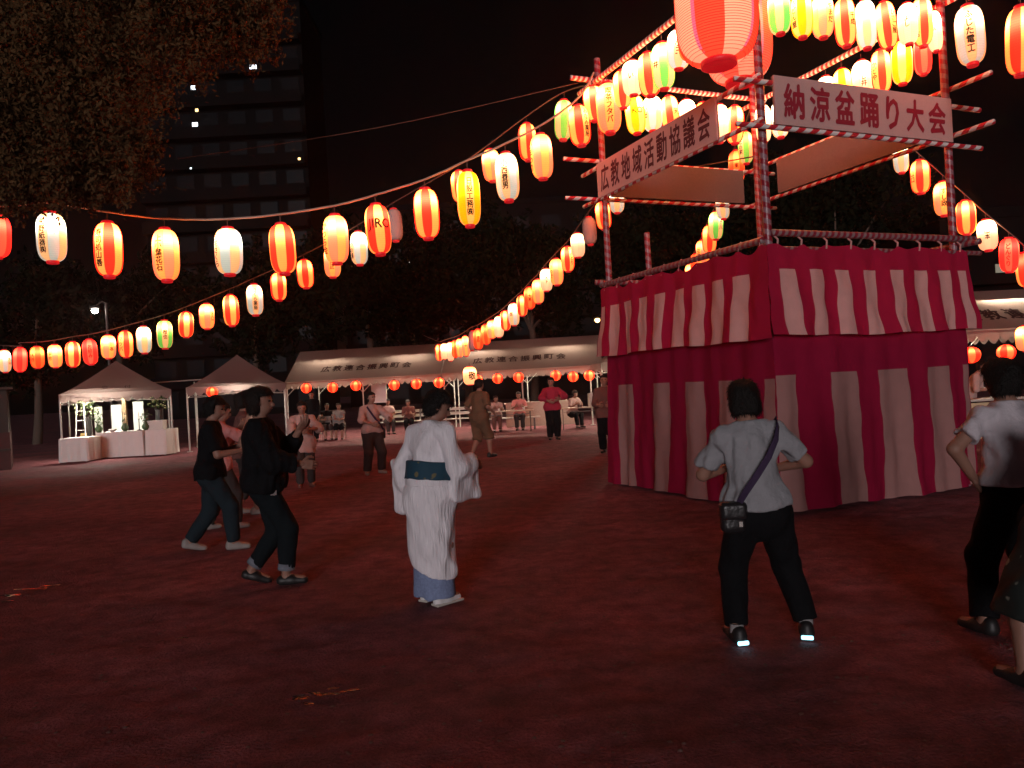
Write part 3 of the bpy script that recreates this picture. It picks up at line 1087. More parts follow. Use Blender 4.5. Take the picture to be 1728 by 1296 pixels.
def ridge_tent(c, W, D, eave, ridge, rz, label, text=None, tsize=.55, toff=0.0):
    t = thing('ridge_tent', label, 'tent', c, rz)
    hx, hy = W / 2, D / 2
    for name, sy in (('front_slope', -1), ('back_slope', 1)):
        vs, fs = sag_panel((-hx, 0, ridge), (hx, 0, ridge), (hx, sy * hy, eave), (-hx, sy * hy, eave), .05)
        link(name, MB().add(vs, fs).mesh(name, True), TENT, t)
    for sx in (-1, 1):
        me = MB().add([(sx * hx, -hy, eave), (sx * hx, hy, eave), (sx * hx, 0, ridge)], [(0, 1, 2)]).mesh('gable')
        link('gable', me, TENT_WARM, t)
        scallop((sx * hx, -hy, 0), (sx * hx, hy, 0), eave, .26, 12, 'valance', TENT, t)
    scallop((-hx, -hy - .004, 0), (hx, -hy - .004, 0), eave + .004, .27, int(W * 4), 'valance', TENT, t)
    scallop((-hx, hy + .004, 0), (hx, hy + .004, 0), eave + .004, .27, int(W * 4), 'valance', TENT, t)
    n = 3
    for k in range(n):
        x = -hx + .06 + (W - .12) * k / (n - 1)
        for y in (-hy + .04, hy - .04):
            link('post', MB().tube([(x, y, 0), (x, y, eave - .02)], .024, 8).mesh('post'), STEEL, t)
            mb = MB()
            for s in (-1, 1):
                if -hx < x + s * .5 < hx:
                    mb.tube([(x, y, eave - .5), (x + s * .45, y, eave - .06)], .014, 6)
            link('brace', mb.mesh('brace'), STEEL, t)
    for y, z in ((-hy + .04, eave - .03), (hy - .04, eave - .03), (0, ridge - .07)):
        link('purlin', MB().tube([(-hx + .03, y, z), (hx - .03, y, z)], .02, 6).mesh('purlin'), STEEL, t)
    if text:
        nn = len(text)
        sl = math.hypot(hy, ridge - eave)
        for i, ch in enumerate(text):
            V, F = text_arrays(ch)
            V, F, D = bolden(V - (V.max(0) + V.min(0)) / 2, F, .03)
            P = []
            for (x, y), dd in zip(V, D):
                s = .63 - (y * tsize) / sl            # 0 ridge .. 1 eave
                px = (i - (nn - 1) / 2) * tsize * 1.02 + x * tsize * .84 + toff
                zz = ridge + (eave - ridge) * s - .05 * math.sin(PI * s) * (.6 + .4 * abs(math.sin(PI * (px + hx) / W * 3)))
                P.append((px, -hy * s - .012, zz + .016 + .0015 * dd))
            link('character', MB().add(P, F).mesh('character'), INK_TENT, t)
    return t


def peak_tent(c, W, D, eave, peak, rz, label, text=None):
    t = thing('peak_tent', label, 'tent', c, rz)
    hx, hy = W / 2, D / 2
    cs = [(-hx, -hy), (hx, -hy), (hx, hy), (-hx, hy)]
    for k in range(4):
        a, b = cs[k], cs[(k + 1) % 4]
        n = 10
        vs, fs = [], []
        for j in range(n + 1):
            v = j / n
            hgt = eave + (peak - eave) * (1 - v) ** 1.18
            for i in range(n + 1):
                u = i / n
                x = (a[0] + (b[0] - a[0]) * u) * v
                y = (a[1] + (b[1] - a[1]) * u) * v
                vs.append((x, y, hgt - .05 * math.sin(PI * u) * v * (1 - v) * 2))
        for j in range(n):
            for i in range(n):
                q = j * (n + 1) + i
                fs.append((q, q + 1, q + n + 2, q + n + 1))
        link('roof_panel', MB().add(vs, fs).mesh('roof_panel', True), TENT_WARM, t)
        scallop((a[0] * 1.002, a[1] * 1.002, 0), (b[0] * 1.002, b[1] * 1.002, 0), eave + .003, .28, 11, 'valance', TENT_WARM, t)
        link('post', MB().tube([(a[0] * .985, a[1] * .985, 0), (a[0] * .985, a[1] * .985, eave - .02)], .026, 8).mesh('post'), STEEL, t)
        link('foot_plate', MB().box((a[0] * .985, a[1] * .985, .012), (.16, .16, .02)).mesh('foot_plate'), STEEL, t)
        mb = MB()
        for z0, z1 in ((eave - .32, eave - .06), (eave - .06, eave - .32)):
            mb.tube([(a[0] * .97, a[1] * .97, z0), (b[0] * .97, b[1] * .97, z1)], .012, 5)
        link('truss', mb.mesh('truss'), STEEL, t)
    if text:
        for i, ch in enumerate(text):
            V, F = text_arrays(ch, .02)
            V = V.copy(); V -= (V.max(0) + V.min(0)) / 2
            P = []
            for x, y in V:
                v = .88 - y * .12
                hgt = eave + (peak - eave) * (1 - v) ** 1.18
                P.append((((i - (len(text) - 1) / 2) * .62) + x * .20, -hy * v - .04, hgt + .07))
            link('character', MB().add(P, F).mesh('character'), INK_TENT, t)
    return t


pl_ = at(480, 640, 27.4)
pr_ = at(1017, 628, 26.6)
mid_ = (pl_ + pr_) / 2
rz_ = math.atan2(pr_.y - pl_.y, pr_.x - pl_.x)
dirx = Vector((math.cos(rz_), math.sin(rz_), 0))
diry = Vector((-math.sin(rz_), math.cos(rz_), 0))
WT = (pr_ - pl_).length / 2
TENT_TEXT = '広教連合振興町会'
tcs = []
for s, lab in ((-1, 'white ridge tent with seated spectators, beside the small pointed tent'), (1, 'white ridge tent sheltering the long tables, nearer the stage')):
    c = Vector((mid_.x, mid_.y, 0)) + dirx * (s * (WT / 2 + .01)) + diry * 1.8
    tcs.append(c)
    ridge_tent(c, WT - .02, 3.6, 2.10, 3.27 if s < 0 else 3.24, rz_, lab, TENT_TEXT, .42, .0 if s < 0 else -.1)
    for k in (-.27, .27):
        p = c + dirx * (k * WT)
        tube_lamp((p.x, p.y, 2.72), 1.25, rz_, f'tube lamp under the ridge of the {"spectators" if s < 0 else "tables"} tent, {"nearer" if (k * s > 0) == (s < 0) and False else ("towards the altar" if k < 0 else "towards the stage")}')
# small pointed tent
c = at(403, 655, 26.2)
peak_tent((c.x, c.y, 0), 3.05, 3.0, 2.05, 3.12, .30, 'small white pointed tent between the altar tent and the long tents')
tube_lamp((c.x + .3, c.y - .9, 1.98), .62, .1, 'short tube lamp under the small pointed tent', TUBE_W)
# altar tent
ca_ = at(199, 668, 24.6)
AX, AY = ca_.x, ca_.y
peak_tent((AX, AY, 0), 3.05, 2.9, 2.02, 3.05, .45, 'pinkish pointed tent over the white draped altar', '受付')
tube_lamp((AX - .2, AY - .9, 1.97), 1.2, .45, 'tube lamp lighting the altar table', TUBE_W)
# right tent beyond the stage
ct = at(1745, 548, 16.8)
ridge_tent((ct.x + .3, ct.y + 1.5, 0), 5.2, 3.2, 2.22, 3.2, math.radians(4), 'white ridge tent beside the stage on the far right', '広教連合振興', .55, -.2)
tube_lamp((ct.x + .1, ct.y + 1.3, 2.9), 1.25, math.radians(4), 'tube lamp under the ridge of the tent beyond the stage')
# corner of one more tent behind the stage
c = at(1050, 640, 25.5)
peak_tent((c.x + .6, c.y, 0), 3.0, 3.0, 2.1, 3.1, .02, 'pale pointed tent peeping out behind the shaded stage curtain')
tube_lamp((c.x + .5, c.y - .3, 1.95), 1.2, 0, 'tube lamp under the tent behind the stage', TUBE)

# round red lanterns along the eaves
RND = lantern_mat('paper_round', (2.0, .20, .05), (2.2, .04, .016), hot=3.0, base=.85, ribs=9.0, ribdark=.2)
prof = [(.5 * math.sin(max(.28, min(PI - .28, PI * i / 12))), -.48 * math.cos(PI * i / 12)) for i in range(13)]
ROUND = MB().lathe(prof, 18).mesh('shade', True)
ROUND.materials.append(RND)
RCAP = MB().lathe([(.13, .45), (.15, .46), (.15, .53), (.1, .53)], 12).add([], []).mesh('cap', True)
RCAP.materials.append(CAP_DARK)


def round_lantern(c, d, label):
    t = thing('round_lantern', label, 'lantern', c, random.uniform(0, 6), 'round red lanterns along the tent eaves')
    t.scale = (d, d, d)
    link('shade', ROUND, None, t)
    link('cap', RCAP, None, t)
    link('hanger', HANGER, None, t)


for i, (x, y) in enumerate([(520, 655), (564, 654), (603, 651), (667, 650), (704, 648), (742, 646)]):
    p = at(x, y, 27.3 - i * .08)
    round_lantern((p.x, p.y - .25, p.z), .36, f'round red lantern, {ORD[i]} from the pointed tent along the spectators tent eave')
for i, (x, y) in enumerate([(806, 641), (840, 639), (875, 637), (937, 634), (966, 636), (993, 634)]):
    p = at(x, y, 26.8 - i * .06)
    round_lantern((p.x, p.y - .25, p.z), .36, f'round red lantern, {ORD[i]} from the post pair along the tables tent eave')
p = at(358, 662, 24.4)
round_lantern((p.x, p.y, p.z), .34, 'round red lantern under the small pointed tent')
for i, (x, y) in enumerate([(1639, 599), (1698, 595)]):
    p = at(x, y, 16.3)
    round_lantern((p.x, p.y, p.z), .36, f'round red lantern, {ORD[i]} from the stage under the tent beyond it')
p = at(1733, 571, 14.0)
lantern(p, .36, .5, 'P', 0, None, 'peach paper lantern cut by the picture edge in front of the tent beyond the stage', 'lanterns in front of the side tent')
# cream lantern with a black character at the post pair
p = at(793, 634, 25.8)
lantern(p, .46, .66, 'C', 20, '敬', 'cream paper lantern with a bold black character at the post pair', 'lantern at the post pair')


# ---------------------------------------------------------------- altar
CLOTHW = cloth_mat('altar_cloth', (.66, .63, .60), 0, .2, 4, .04)
LINEN = mat('screen_paper', (.58, .58, .54), .8, vary=.05)
LEAF = mat('flower_leaf', (.06, .10, .03), .6)
BLACK = mat('black_lacquer', (.02, .018, .016), .4)
GOLD = mat('gold_paper', (.62, .45, .16), .45)
VASE = mat('green_glaze', (.06, .12, .05), .25)
PETAL = mat('petal', (.75, .70, .40), .6)


def draped_table(c, w, d, h, rz, label, seed):
    t = thing('draped_table', label, 'table', c, rz, 'white draped altar tables')
    n = 72
    r = np.random.default_rng(seed)
    ph = r.uniform(0, 6.28, 4)
    vs, fs = [], []
    rows = [(h, .0), (h - .02, .015), (h * .6, .03), (h * .3, .045), (.03, .06)]
    for z, o in rows:
        for k in range(n):
            a = 2 * PI * k / n
            cx, sx = math.cos(a), math.sin(a)
            m_ = max(abs(cx) / (w / 2), abs(sx) / (d / 2))
            x, y = cx / m_, sx / m_
            f = 1 + o * (1 + .5 * math.sin(a * 9 + ph[0]) + .4 * math.sin(a * 17 + ph[1]))
            vs.append((x * f, y * f, z))
    for i in range(len(rows) - 1):
        for k in range(n):
            fs.append((i * n + k, (i + 1) * n + k, (i + 1) * n + (k + 1) % n, i * n + (k + 1) % n))
    fs.append(tuple(range(n)))
    link('tablecloth', MB().add(vs, fs).mesh('tablecloth', False), CLOTHW, t)
    mb = MB().box((0, 0, h - .03), (w - .06, d - .06, .03))
    link('tabletop', mb.mesh('tabletop'), WOOD, t)
    for sx in (-1, 1):
        for sy in (-1, 1):
            link('leg', MB().tube([(sx * (w / 2 - .1), sy * (d / 2 - .1), 0), (sx * (w / 2 - .1), sy * (d / 2 - .1), h - .045)], .02, 6).mesh('leg'), STEEL, t)
    return t


def on_altar(x, y, d):
    p = at(x, y, d)
    return p


TOP = .80
draped_table((at(137, 757, 22.9).x, 22.9, 0), .80, 1.0, .72, .12, 'white draped table at the open corner of the altar, nearest the shed', 1)
draped_table((at(213, 750, 23.8).x, 23.8, 0), 1.42, .8, TOP, .02, 'long white draped table in the middle of the altar', 2)
draped_table((at(272, 748, 23.8).x, 23.9, 0), .62, .9, TOP, .02, 'narrow white draped table carrying the white box at the altar', 3)
for i, (x, w, h) in enumerate(((166, .26, 1.45), (197, .34, 1.48), (234, .34, 1.55))):
    p = at(x, 700, 25.3)
    t = thing('paper_screen', ['narrow white screen panel behind the altar by the first flower stand', 'white screen panel standing in the middle behind the altar', 'white screen panel behind the candle at the altar'][i], 'screen', (p.x, p.y, 0), .02, 'white screens behind the altar')
    link('panel', MB().box((0, 0, h / 2 + .15), (w, .03, h)).mesh('panel'), LINEN, t)
    mb = MB().box((-w / 2 + .02, 0, .075), (.03, .25, .15)).box((w / 2 - .02, 0, .075), (.03, .25, .15))
    link('foot', mb.mesh('foot'), WOOD, t)


def flower_stand(x, y, d, base_z, label, seed, h0):
    p = at(x, y, d)
    t = thing('flower_stand', label, 'flowers', (p.x, p.y, base_z), 0, 'flower stands at the altar')
    link('stand', MB().lathe([(.17, 0), (.13, .03), (.12, h0), (.16, h0 + .04)], 12).mesh('stand'), BLACK, t)
    r = np.random.default_rng(seed)
    mb, mp = MB(), MB()
    for k in range(140):
        a, e = r.uniform(0, 6.28), r.uniform(-.2, 1.5)
        rad = r.uniform(.15, .40)
        q = Vector((math.cos(a) * math.cos(e) * rad, math.sin(a) * math.cos(e) * rad, h0 + .12 + math.sin(e) * rad * 1.35))
        s = r.uniform(.03, .06)
        ax = Vector(r.normal(size=3)).normalized()
        bx = ax.orthogonal().normalized()
        mb.add([q - ax * s, q + bx * s * .45, q + ax * s, q - bx * s * .45], [(0, 1, 2, 3)])
        if k % 3 == 0:
            q2 = q * 1.0 + Vector((0, -.02, .02))
            mp.lathe([(.004, -.012), (.024, 0), (.012, .016)], 6, q2)
    link('leaves', mb.mesh('leaves'), LEAF, t)
    link('blossom', mp.mesh('blossom'), PETAL, t)
    V, F = text_arrays('供\n花\n料', .012, .95)
    V = V.copy(); V -= (V.max(0) + V.min(0)) / 2
    link('name_tag', MB().box((0, -.19, h0 * .42), (.19, .012, .5)).mesh('name_tag'), GOLD, t)
    P = [(x_ * .13, -.198, h0 * .42 + y_ * .13) for x_, y_ in V]
    link('lettering', MB().add(P, F).mesh('lettering'), INK, t)


flower_stand(146, 720, 24.3, 0, 'white flower arrangement on a black stand behind the corner altar table', 3, 1.30)
flower_stand(270, 715, 24.7, 0, 'white flower arrangement standing behind the white box at the altar', 4, 1.40)
p = at(211, 700, 24.2)
t = thing('memorial_post', 'tall wooden memorial post with brushed characters at the altar centre', 'post', (p.x, p.y, TOP), 0)
link('shaft', MB().box((0, 0, .56), (.10, .10, 1.12)).box((0, 0, 1.15), (.10, .10, .07), 0, .3).mesh('shaft'), mat('pale_timber', (.40, .26, .13), .7, bump=.1, vary=.15), t)
V, F = text_arrays('\n'.join('慰霊供養之塔'), .015, .95)
V = V.copy(); V -= (V.max(0) + V.min(0)) / 2
link('lettering', MB().add([(x * .085, -.053, .6 + y * .13) for x, y in V], F).mesh('lettering'), INK, t)
for i, (x, lab) in enumerate(((167, 'small green vase with sprigs at the altar by the first flower stand'), (211, 'round green vase in front of the memorial post'), (246, 'slim vase with sprigs beside the candle at the altar'))):
    p = at(x, 725, 23.55)
    t = thing('vase', lab, 'vase', (p.x, p.y, TOP), 0, 'vases on the altar')
    link('vessel', MB().lathe([(.05, 0), (.10, .07), (.11, .13), (.05, .22), (.07, .25)], 12).mesh('vessel', True), VASE, t)
    mb = MB()
    r = np.random.default_rng(30 + i)
    for k in range(40 if i != 1 else 12):
        q = Vector(r.normal(size=3) * np.array((.06, .06, .09))) + Vector((0, 0, .38))
        ax = Vector(r.normal(size=3)).normalized() * .05
        bx = ax.orthogonal().normalized() * .02
        mb.add([q - ax, q + bx, q + ax, q - bx], [(0, 1, 2, 3)])
    link('sprig', mb.mesh('sprig'), LEAF, t)
p = at(235, 720, 23.6)
t = thing('candlestick', 'slim dark candlestick with a white candle on the altar', 'candlestick', (p.x, p.y, TOP), 0)
link('stick', MB().lathe([(.07, 0), (.07, .02), (.014, .04), (.014, .34), (.04, .36)], 10).mesh('stick'), BLACK, t)
link('candle', MB().lathe([(.018, .36), (.016, .56), (.002, .57)], 8).mesh('candle'), WHITE_PLASTIC, t)
p = at(266, 722, 23.75)
link_ = thing('offering_box', 'white offering box on the narrow altar table', 'box', (p.x, p.y, TOP), .05)
link('body', MB().box((0, 0, .13), (.46, .34, .26)).mesh('body'), LINEN, link_)
link('lid', MB().box((0, 0, .27), (.48, .36, .022)).mesh('lid'), LINEN, link_)
p = at(190, 722, 23.5)
t = thing('incense_bowl', 'small white incense bowl on the long altar table', 'bowl', (p.x, p.y, TOP), 0)
link('bowl', MB().lathe([(.05, 0), (.11, .05), (.12, .09), (.10, .085), (.02, .05)], 14).mesh('bowl', True), WHITE_PLASTIC, t)
link('ash', MB().lathe([(.098, .07), (.001, .078)], 14).mesh('ash'), LINEN, t)
p = at(124, 738, 23.4)
t = thing('step_ladder', 'white folding ladder leaning behind the corner altar table', 'ladder', (p.x, p.y + .35, 0), .3)
for s in (-1, 1):
    link('rail', MB().tube([(s * .16, 0, 0), (s * .10, .25, 1.72)], .018, 6).mesh('rail'), WHITE_PLASTIC, t)
for k in range(5):
    z = .3 + k * .3
    link('rung', MB().tube([(-.16 + .035 * z, .145 * z, z), (.16 - .035 * z, .145 * z, z)], .014, 6).mesh('rung'), WHITE_PLASTIC, t)
# pipe frame behind the altar tent
t = thing('pipe_rack', 'bare steel pipe rack standing behind the altar tent', 'rack', (AX, AY + 1.75, 0), 0)
for x in (-1.85, 1.75):
    link('post', MB().tube([(x, 0, 0), (x, 0, 2.28)], .024, 6).mesh('post'), STEEL, t)
link('bar', MB().tube([(-2.1, 0, 2.3), (2.0, 0, 2.34)], .024, 6).mesh('bar'), STEEL, t)

# shed at the picture edge
SHED = mat('shed_sheet', (.040, .034, .028), .7, bump=.15, scale=8, vary=.15)
SHEDR = mat('shed_red', (.065, .024, .022), .7, bump=.15, scale=8, vary=.2)
p = ground_at(18, 792)
t = thing('storage_shed', 'grey storage shed with a reddish base beside the altar tent', 'shed', (p.x - 1.6 * math.cos(.56) - 1.2 * math.sin(.56), p.y - 1.6 * math.sin(.56) + 1.2 * math.cos(.56), 0), .56)
link('wall', MB().box((0, 0, 1.62), (3.2, 2.4, 1.18)).mesh('wall'), SHED, t)
link('base', MB().box((0, 0, .5), (3.24, 2.44, 1.06)).mesh('base'), SHEDR, t)
link('roof', MB().box((0, 0, 2.25), (3.5, 2.7, .07)).mesh('roof'), SHED, t)
link('ledge', MB().box((0, -1.25, .55), (3.26, .07, .06)).mesh('ledge'), SHED, t)

# ---------------------------------------------------------------- tables, benches, low wall under the long tents
TABLETOP = mat('table_board', (.45, .33, .22), .5, vary=.1)
BENCHW = mat('bench_white', (.50, .46, .40), .6, bump=.1, vary=.1)
CONCRETE = mat('concrete_wall', (.40, .33, .27), .85, bump=.3, scale=12, vary=.15)
DARKPIPE = mat('dark_pipe', (.12, .10, .09), .5, .5)


def folding_table(c, w, rz, label):
    t = thing('folding_table', label, 'table', c, rz, 'folding tables under the long tent')
    link('tabletop', MB().box((0, 0, .70), (w, .48, .03)).mesh('tabletop'), TABLETOP, t)
    for sx in (-1, 1):
        for sy in (-1, 1):
            link('leg', MB().tube([(sx * (w / 2 - .12), sy * .19, 0), (sx * (w / 2 - .12), sy * .19, .69)], .014, 6).mesh('leg'), DARKPIPE, t)
    link('shelf', MB().box((0, 0, .58), (w - .3, .3, .015)).mesh('shelf'), DARKPIPE, t)
    return t


def bench(c, w, rz, label, back=True):
    t = thing('bench', label, 'bench', c, rz, 'benches under the long tents')
    for k in range(3):
        link('slat', MB().box((0, -.14 + .14 * k, .42), (w, .12, .035)).mesh('slat'), BENCHW, t)
    if back:
        for k in range(2):
            link('slat', MB().box((0, .26, .62 + .17 * k), (w, .03, .11)).mesh('slat'), BENCHW, t)
    for sx in (-1, 1):
        x = sx * (w / 2 - .2)
        mb = MB().box((x, -.17, .2), (.05, .05, .4)).box((x, .17, .2), (.05, .05, .4))
        if back:
            mb.box((x, .235, .62), (.05, .025, .46))
        link('support', mb.mesh('support'), DARKPIPE, t)
    return t


def pipe_chair(c, rz, label):
    t = thing('pipe_chair', label, 'chair', c, rz, 'pipe chairs under the spectators tent')
    link('seat', MB().box((0, 0, .43), (.40, .40, .03)).mesh('seat'), DARKPIPE, t)
    link('backrest', MB().box((0, .21, .72), (.38, .025, .22)).mesh('backrest'), DARKPIPE, t)
    for sx in (-1, 1):
        link('leg', MB().tube([(sx * .18, -.20, 0), (sx * .18, .16, .42)], .011, 6).mesh('leg'), STEEL, t)
        link('leg', MB().tube([(sx * .18, .22, 0), (sx * .18, -.12, .42)], .011, 6).mesh('leg'), STEEL, t)
        link('upright', MB().tube([(sx * .18, .15, .42), (sx * .18, .22, .82)], .011, 6).mesh('upright'), STEEL, t)


g = ground_at(858, 730)
folding_table((g.x - .02, 25.6, 0), 1.8, rz_, 'folding table with two people sitting behind it in the tables tent')
folding_table((at(985, 700, 25.2).x, 25.2, 0), 1.6, rz_, 'folding table carrying the white box near the stage')
for k, (x, d, w, lab) in enumerate(((765, 28.6, 2.0, 'white slatted bench behind the person in the beige outfit'), (672, 28.8, 2.0, 'white slatted bench behind the man with the shoulder strap'))):
    bench((at(x, 705, d).x, d, 0), w, rz_, lab)
bench((at(858, 705, 26.6).x, 26.6, 0), 2.2, rz_, 'backless bench behind the folding table where two people sit', False)
g = at(905, 705, 28.2)
t = tag(link('low_wall', MB().box((0, 0, .42), (2.6, .35, .84)).box((0, 0, .87), (2.7, .45, .06)).mesh('low_wall'), CONCRETE, loc=(g.x + .2, g.y + .3, 0), rot=(0, 0, rz_)),
        'low concrete wall behind the tables tent', 'wall')
g = at(1000, 690, 25.2)
t = thing('cardboard_box', 'white box on the folding table near the stage', 'box', (g.x + .1, 25.2, .715), .1)
link('body', MB().box((0, 0, .22), (.42, .36, .44)).mesh('body'), BENCHW, t)
link('flap', MB().box((0, -.19, .43), (.41, .012, .06)).mesh('flap'), BENCHW, t)
for k, x in enumerate((842, 884)):
    g = at(x, 694, 25.5)
    tag(link('paper_cup', MB().lathe([(.028, 0), (.036, .09), (.033, .09), (.026, .006)], 10).mesh('paper_cup', True), WHITE_PLASTIC, loc=(g.x, 25.55, .715)),
        ['white paper cup on the folding table at its outer end', 'white paper cup on the folding table near the low wall'][k], 'cup')
g = at(672, 662, 27.6)
t = thing('hanging_banner', 'pale cloth banner hanging under the spectators tent', 'banner', (at(635, 660, 27.9).x, 28.4, 0), rz_)
link('cloth', MB().box((0, 0, 1.55), (.55, .012, .75)).mesh('cloth'), CLOTHW, t)
link('rod', MB().tube([(-.32, 0, 1.93), (.32, 0, 1.93)], .012, 6).mesh('rod'), STEEL, t)

# barrier rails at the right beyond the stage
t = thing('white_counter', 'white counter under the tent beyond the stage', 'counter', (at(1660, 700, 15.2).x, 15.2, 0), .1)
link('top', MB().box((0, 0, .78), (1.6, .5, .04)).mesh('top'), BENCHW, t)
link('front', MB().box((0, -.2, .38), (1.5, .03, .7)).mesh('front'), mat('counter_front', (.55, .42, .25), .7), t)
for s in (-1, 1):
    link('side', MB().box((s * .76, 0, .38), (.03, .42, .74)).mesh('side'), BENCHW, t)

# ---------------------------------------------------------------- people: distance field bodies
def smin(a, b, k):
    h = np.clip(.5 + .5 * (b - a) / k, 0, 1)
    return b * (1 - h) + a * h - k * h * (1 - h)


class Field:
    def __init__(self):
        self.p = []
        self.post = []

    def cone(self, a, b, ra, rb, k=.03, sq=None, cuta=False, cutb=False):
        self.p.append(('c', np.array(a, float), np.array(b, float), ra, rb, k, sq, cuta, cutb)); return self

    def ell(self, c, rad, R=None, k=.02):
        self.p.append(('e', np.array(c, float), np.array(rad, float), np.eye(3) if R is None else np.array(R, float), k)); return self

    def box(self, c, half, R=None, r=.01, k=.02):
        self.p.append(('b', np.array(c, float), np.array(half, float), np.eye(3) if R is None else np.array(R, float), r, k)); return self

    def mesh(self, h, fold=0.0, seed=0, offset=0.0):
        los, his = [], []
        for q in self.p:
            if q[0] == 'c':
                m = max(q[3], q[4]) * (1.0 if q[6] is None else max(1.0, 1.0 if not isinstance(q[6], tuple) else max(1.0, q[6][1])))
                los.append(np.minimum(q[1], q[2]) - m); his.append(np.maximum(q[1], q[2]) + m)
            else:
                m = np.linalg.norm(q[2]) if q[0] == 'b' else q[2].max()
                los.append(q[1] - m); his.append(q[1] + m)
        lo = np.min(los, 0) - 3 * h - fold; hi = np.max(his, 0) + 3 * h + fold
        n = np.ceil((hi - lo) / h).astype(int) + 1
        ax = [lo[i] + h * np.arange(n[i]) for i in range(3)]
        D = np.full(n, .35)
        for q, l, u in zip(self.p, los, his):
            pad = .10
            s = tuple(slice(max(0, int((l[i] - pad - lo[i]) / h)), min(n[i], int((u[i] + pad - lo[i]) / h) + 2)) for i in range(3))
            P = np.stack(np.meshgrid(ax[0][s[0]], ax[1][s[1]], ax[2][s[2]], indexing='ij'), -1)
            if q[0] == 'c':
                _, a, b, ra, rb, k, sq, ca, cb_ = q
                ab = b - a; L2 = max(ab @ ab, 1e-9)
                pa = P - a
                t = np.clip(pa @ ab / L2, 0, 1)
                v = pa - t[..., None] * ab
                f = 1.0
                if sq is not None:
                    nn, f = np.array(sq[0], float), sq[1]
                    comp = v @ nn
                    v = v + comp[..., None] * nn * (1 / f - 1)
                d = (np.linalg.norm(v, axis=-1) - (ra + (rb - ra) * t)) * (min(1, f) * .5 + .5)
                uh = ab / math.sqrt(L2)
                if cb_:
                    d = np.maximum(d, (P - b) @ uh)
                if ca:
                    d = np.maximum(d, -((P - a) @ uh))
            elif q[0] == 'e':
                _, c, rad, R, k = q
                v = (P - c) @ R
                w = np.linalg.norm(v / rad, axis=-1)
                d = (w - 1) * rad.min()
            else:
                _, c, half, R, r, k = q
                v = np.abs((P - c) @ R) - (half - r)
                d = np.linalg.norm(np.maximum(v, 0), axis=-1) + np.minimum(v.max(-1), 0) - r
            D[s] = smin(D[s], d, k)
        P = None
        if fold or self.post:
            P = np.stack(np.meshgrid(*ax, indexing='ij'), -1)
        if fold:
            r = np.random.default_rng(seed)
            nz = 0
            for i in range(7):
                kx = r.normal(size=3) * np.array((26, 26, 11))
                nz = nz + np.sin(P @ kx + r.uniform(0, 6.28) + 1.3 * np.sin(P @ (r.normal(size=3) * 9)))
            D = D + fold * nz / 3.2
        for f in self.post:
            D = f(P, D)
        D = D - offset
        return surface_nets(D, lo, h)


CO = np.array([(i, j, k) for i in (0, 1) for j in (0, 1) for k in (0, 1)])
ED = [(a, b) for a in range(8) for b in range(a + 1, 8) if np.abs(CO[a] - CO[b]).sum() == 1]


def surface_nets(D, lo, h):
    S = D < 0
    n = S.astype(np.int8)
    c = sum(n[i:n.shape[0] - 1 + i, j:n.shape[1] - 1 + j, k:n.shape[2] - 1 + k] for i, j, k in CO)
    act = np.argwhere((c > 0) & (c < 8))
    idx = np.full(c.shape, -1, np.int64)
    idx[act[:, 0], act[:, 1], act[:, 2]] = np.arange(len(act))
    val = np.stack([D[act[:, 0] + i, act[:, 1] + j, act[:, 2] + k] for i, j, k in CO], 1)
    pos = np.zeros((len(act), 3)); cnt = np.zeros(len(act))
    for a, b in ED:
        x = (val[:, a] < 0) != (val[:, b] < 0)
        t = val[x, a] / (val[x, a] - val[x, b])
        pos[x] += CO[a] + t[:, None] * (CO[b] - CO[a])
        cnt[x] += 1
    V = lo + h * (act + pos / cnt[:, None])
    Fs = []
    for axis in range(3):
        o1, o2 = [(1, 2), (2, 0), (0, 1)][axis]
        sl0 = [slice(None)] * 3; sl1 = [slice(None)] * 3
        sl0[axis] = slice(0, -1); sl1[axis] = slice(1, None)
        X = S[tuple(sl0)] != S[tuple(sl1)]
        e = np.argwhere(X)
        ok = (e[:, o1] > 0) & (e[:, o2] > 0) & (e[:, o1] < S.shape[o1] - 1) & (e[:, o2] < S.shape[o2] - 1)
        e = e[ok]
        if not len(e):
            continue
        d1 = np.zeros(3, int); d1[o1] = 1
        d2 = np.zeros(3, int); d2[o2] = 1
        q = []
        for dd in (-d1 - d2, -d2, 0 * d1, -d1):
            k = e + dd
            q.append(idx[k[:, 0], k[:, 1], k[:, 2]])
        q = np.stack(q, 1)
        ins = S[e[:, 0], e[:, 1], e[:, 2]]
        q[~ins] = q[~ins][:, ::-1]
        Fs.append(q)
    F = np.concatenate(Fs)
    F = F[(F >= 0).all(1)]
    return V, F


def ik(a, target, l1, l2, hint):
    a, t, hint = Vector(a), Vector(target), Vector(hint)
    d = t - a
    L = min(d.length, (l1 + l2) * .995)
    L = max(L, abs(l1 - l2) + .01)
    dn = d.normalized()
    t = a + dn * L
    x = (l1 * l1 - l2 * l2 + L * L) / (2 * L)
    hgt = math.sqrt(max(l1 * l1 - x * x, 0))
    perp = (hint - dn * hint.dot(dn)).normalized()
    return a + dn * x + perp * hgt, t


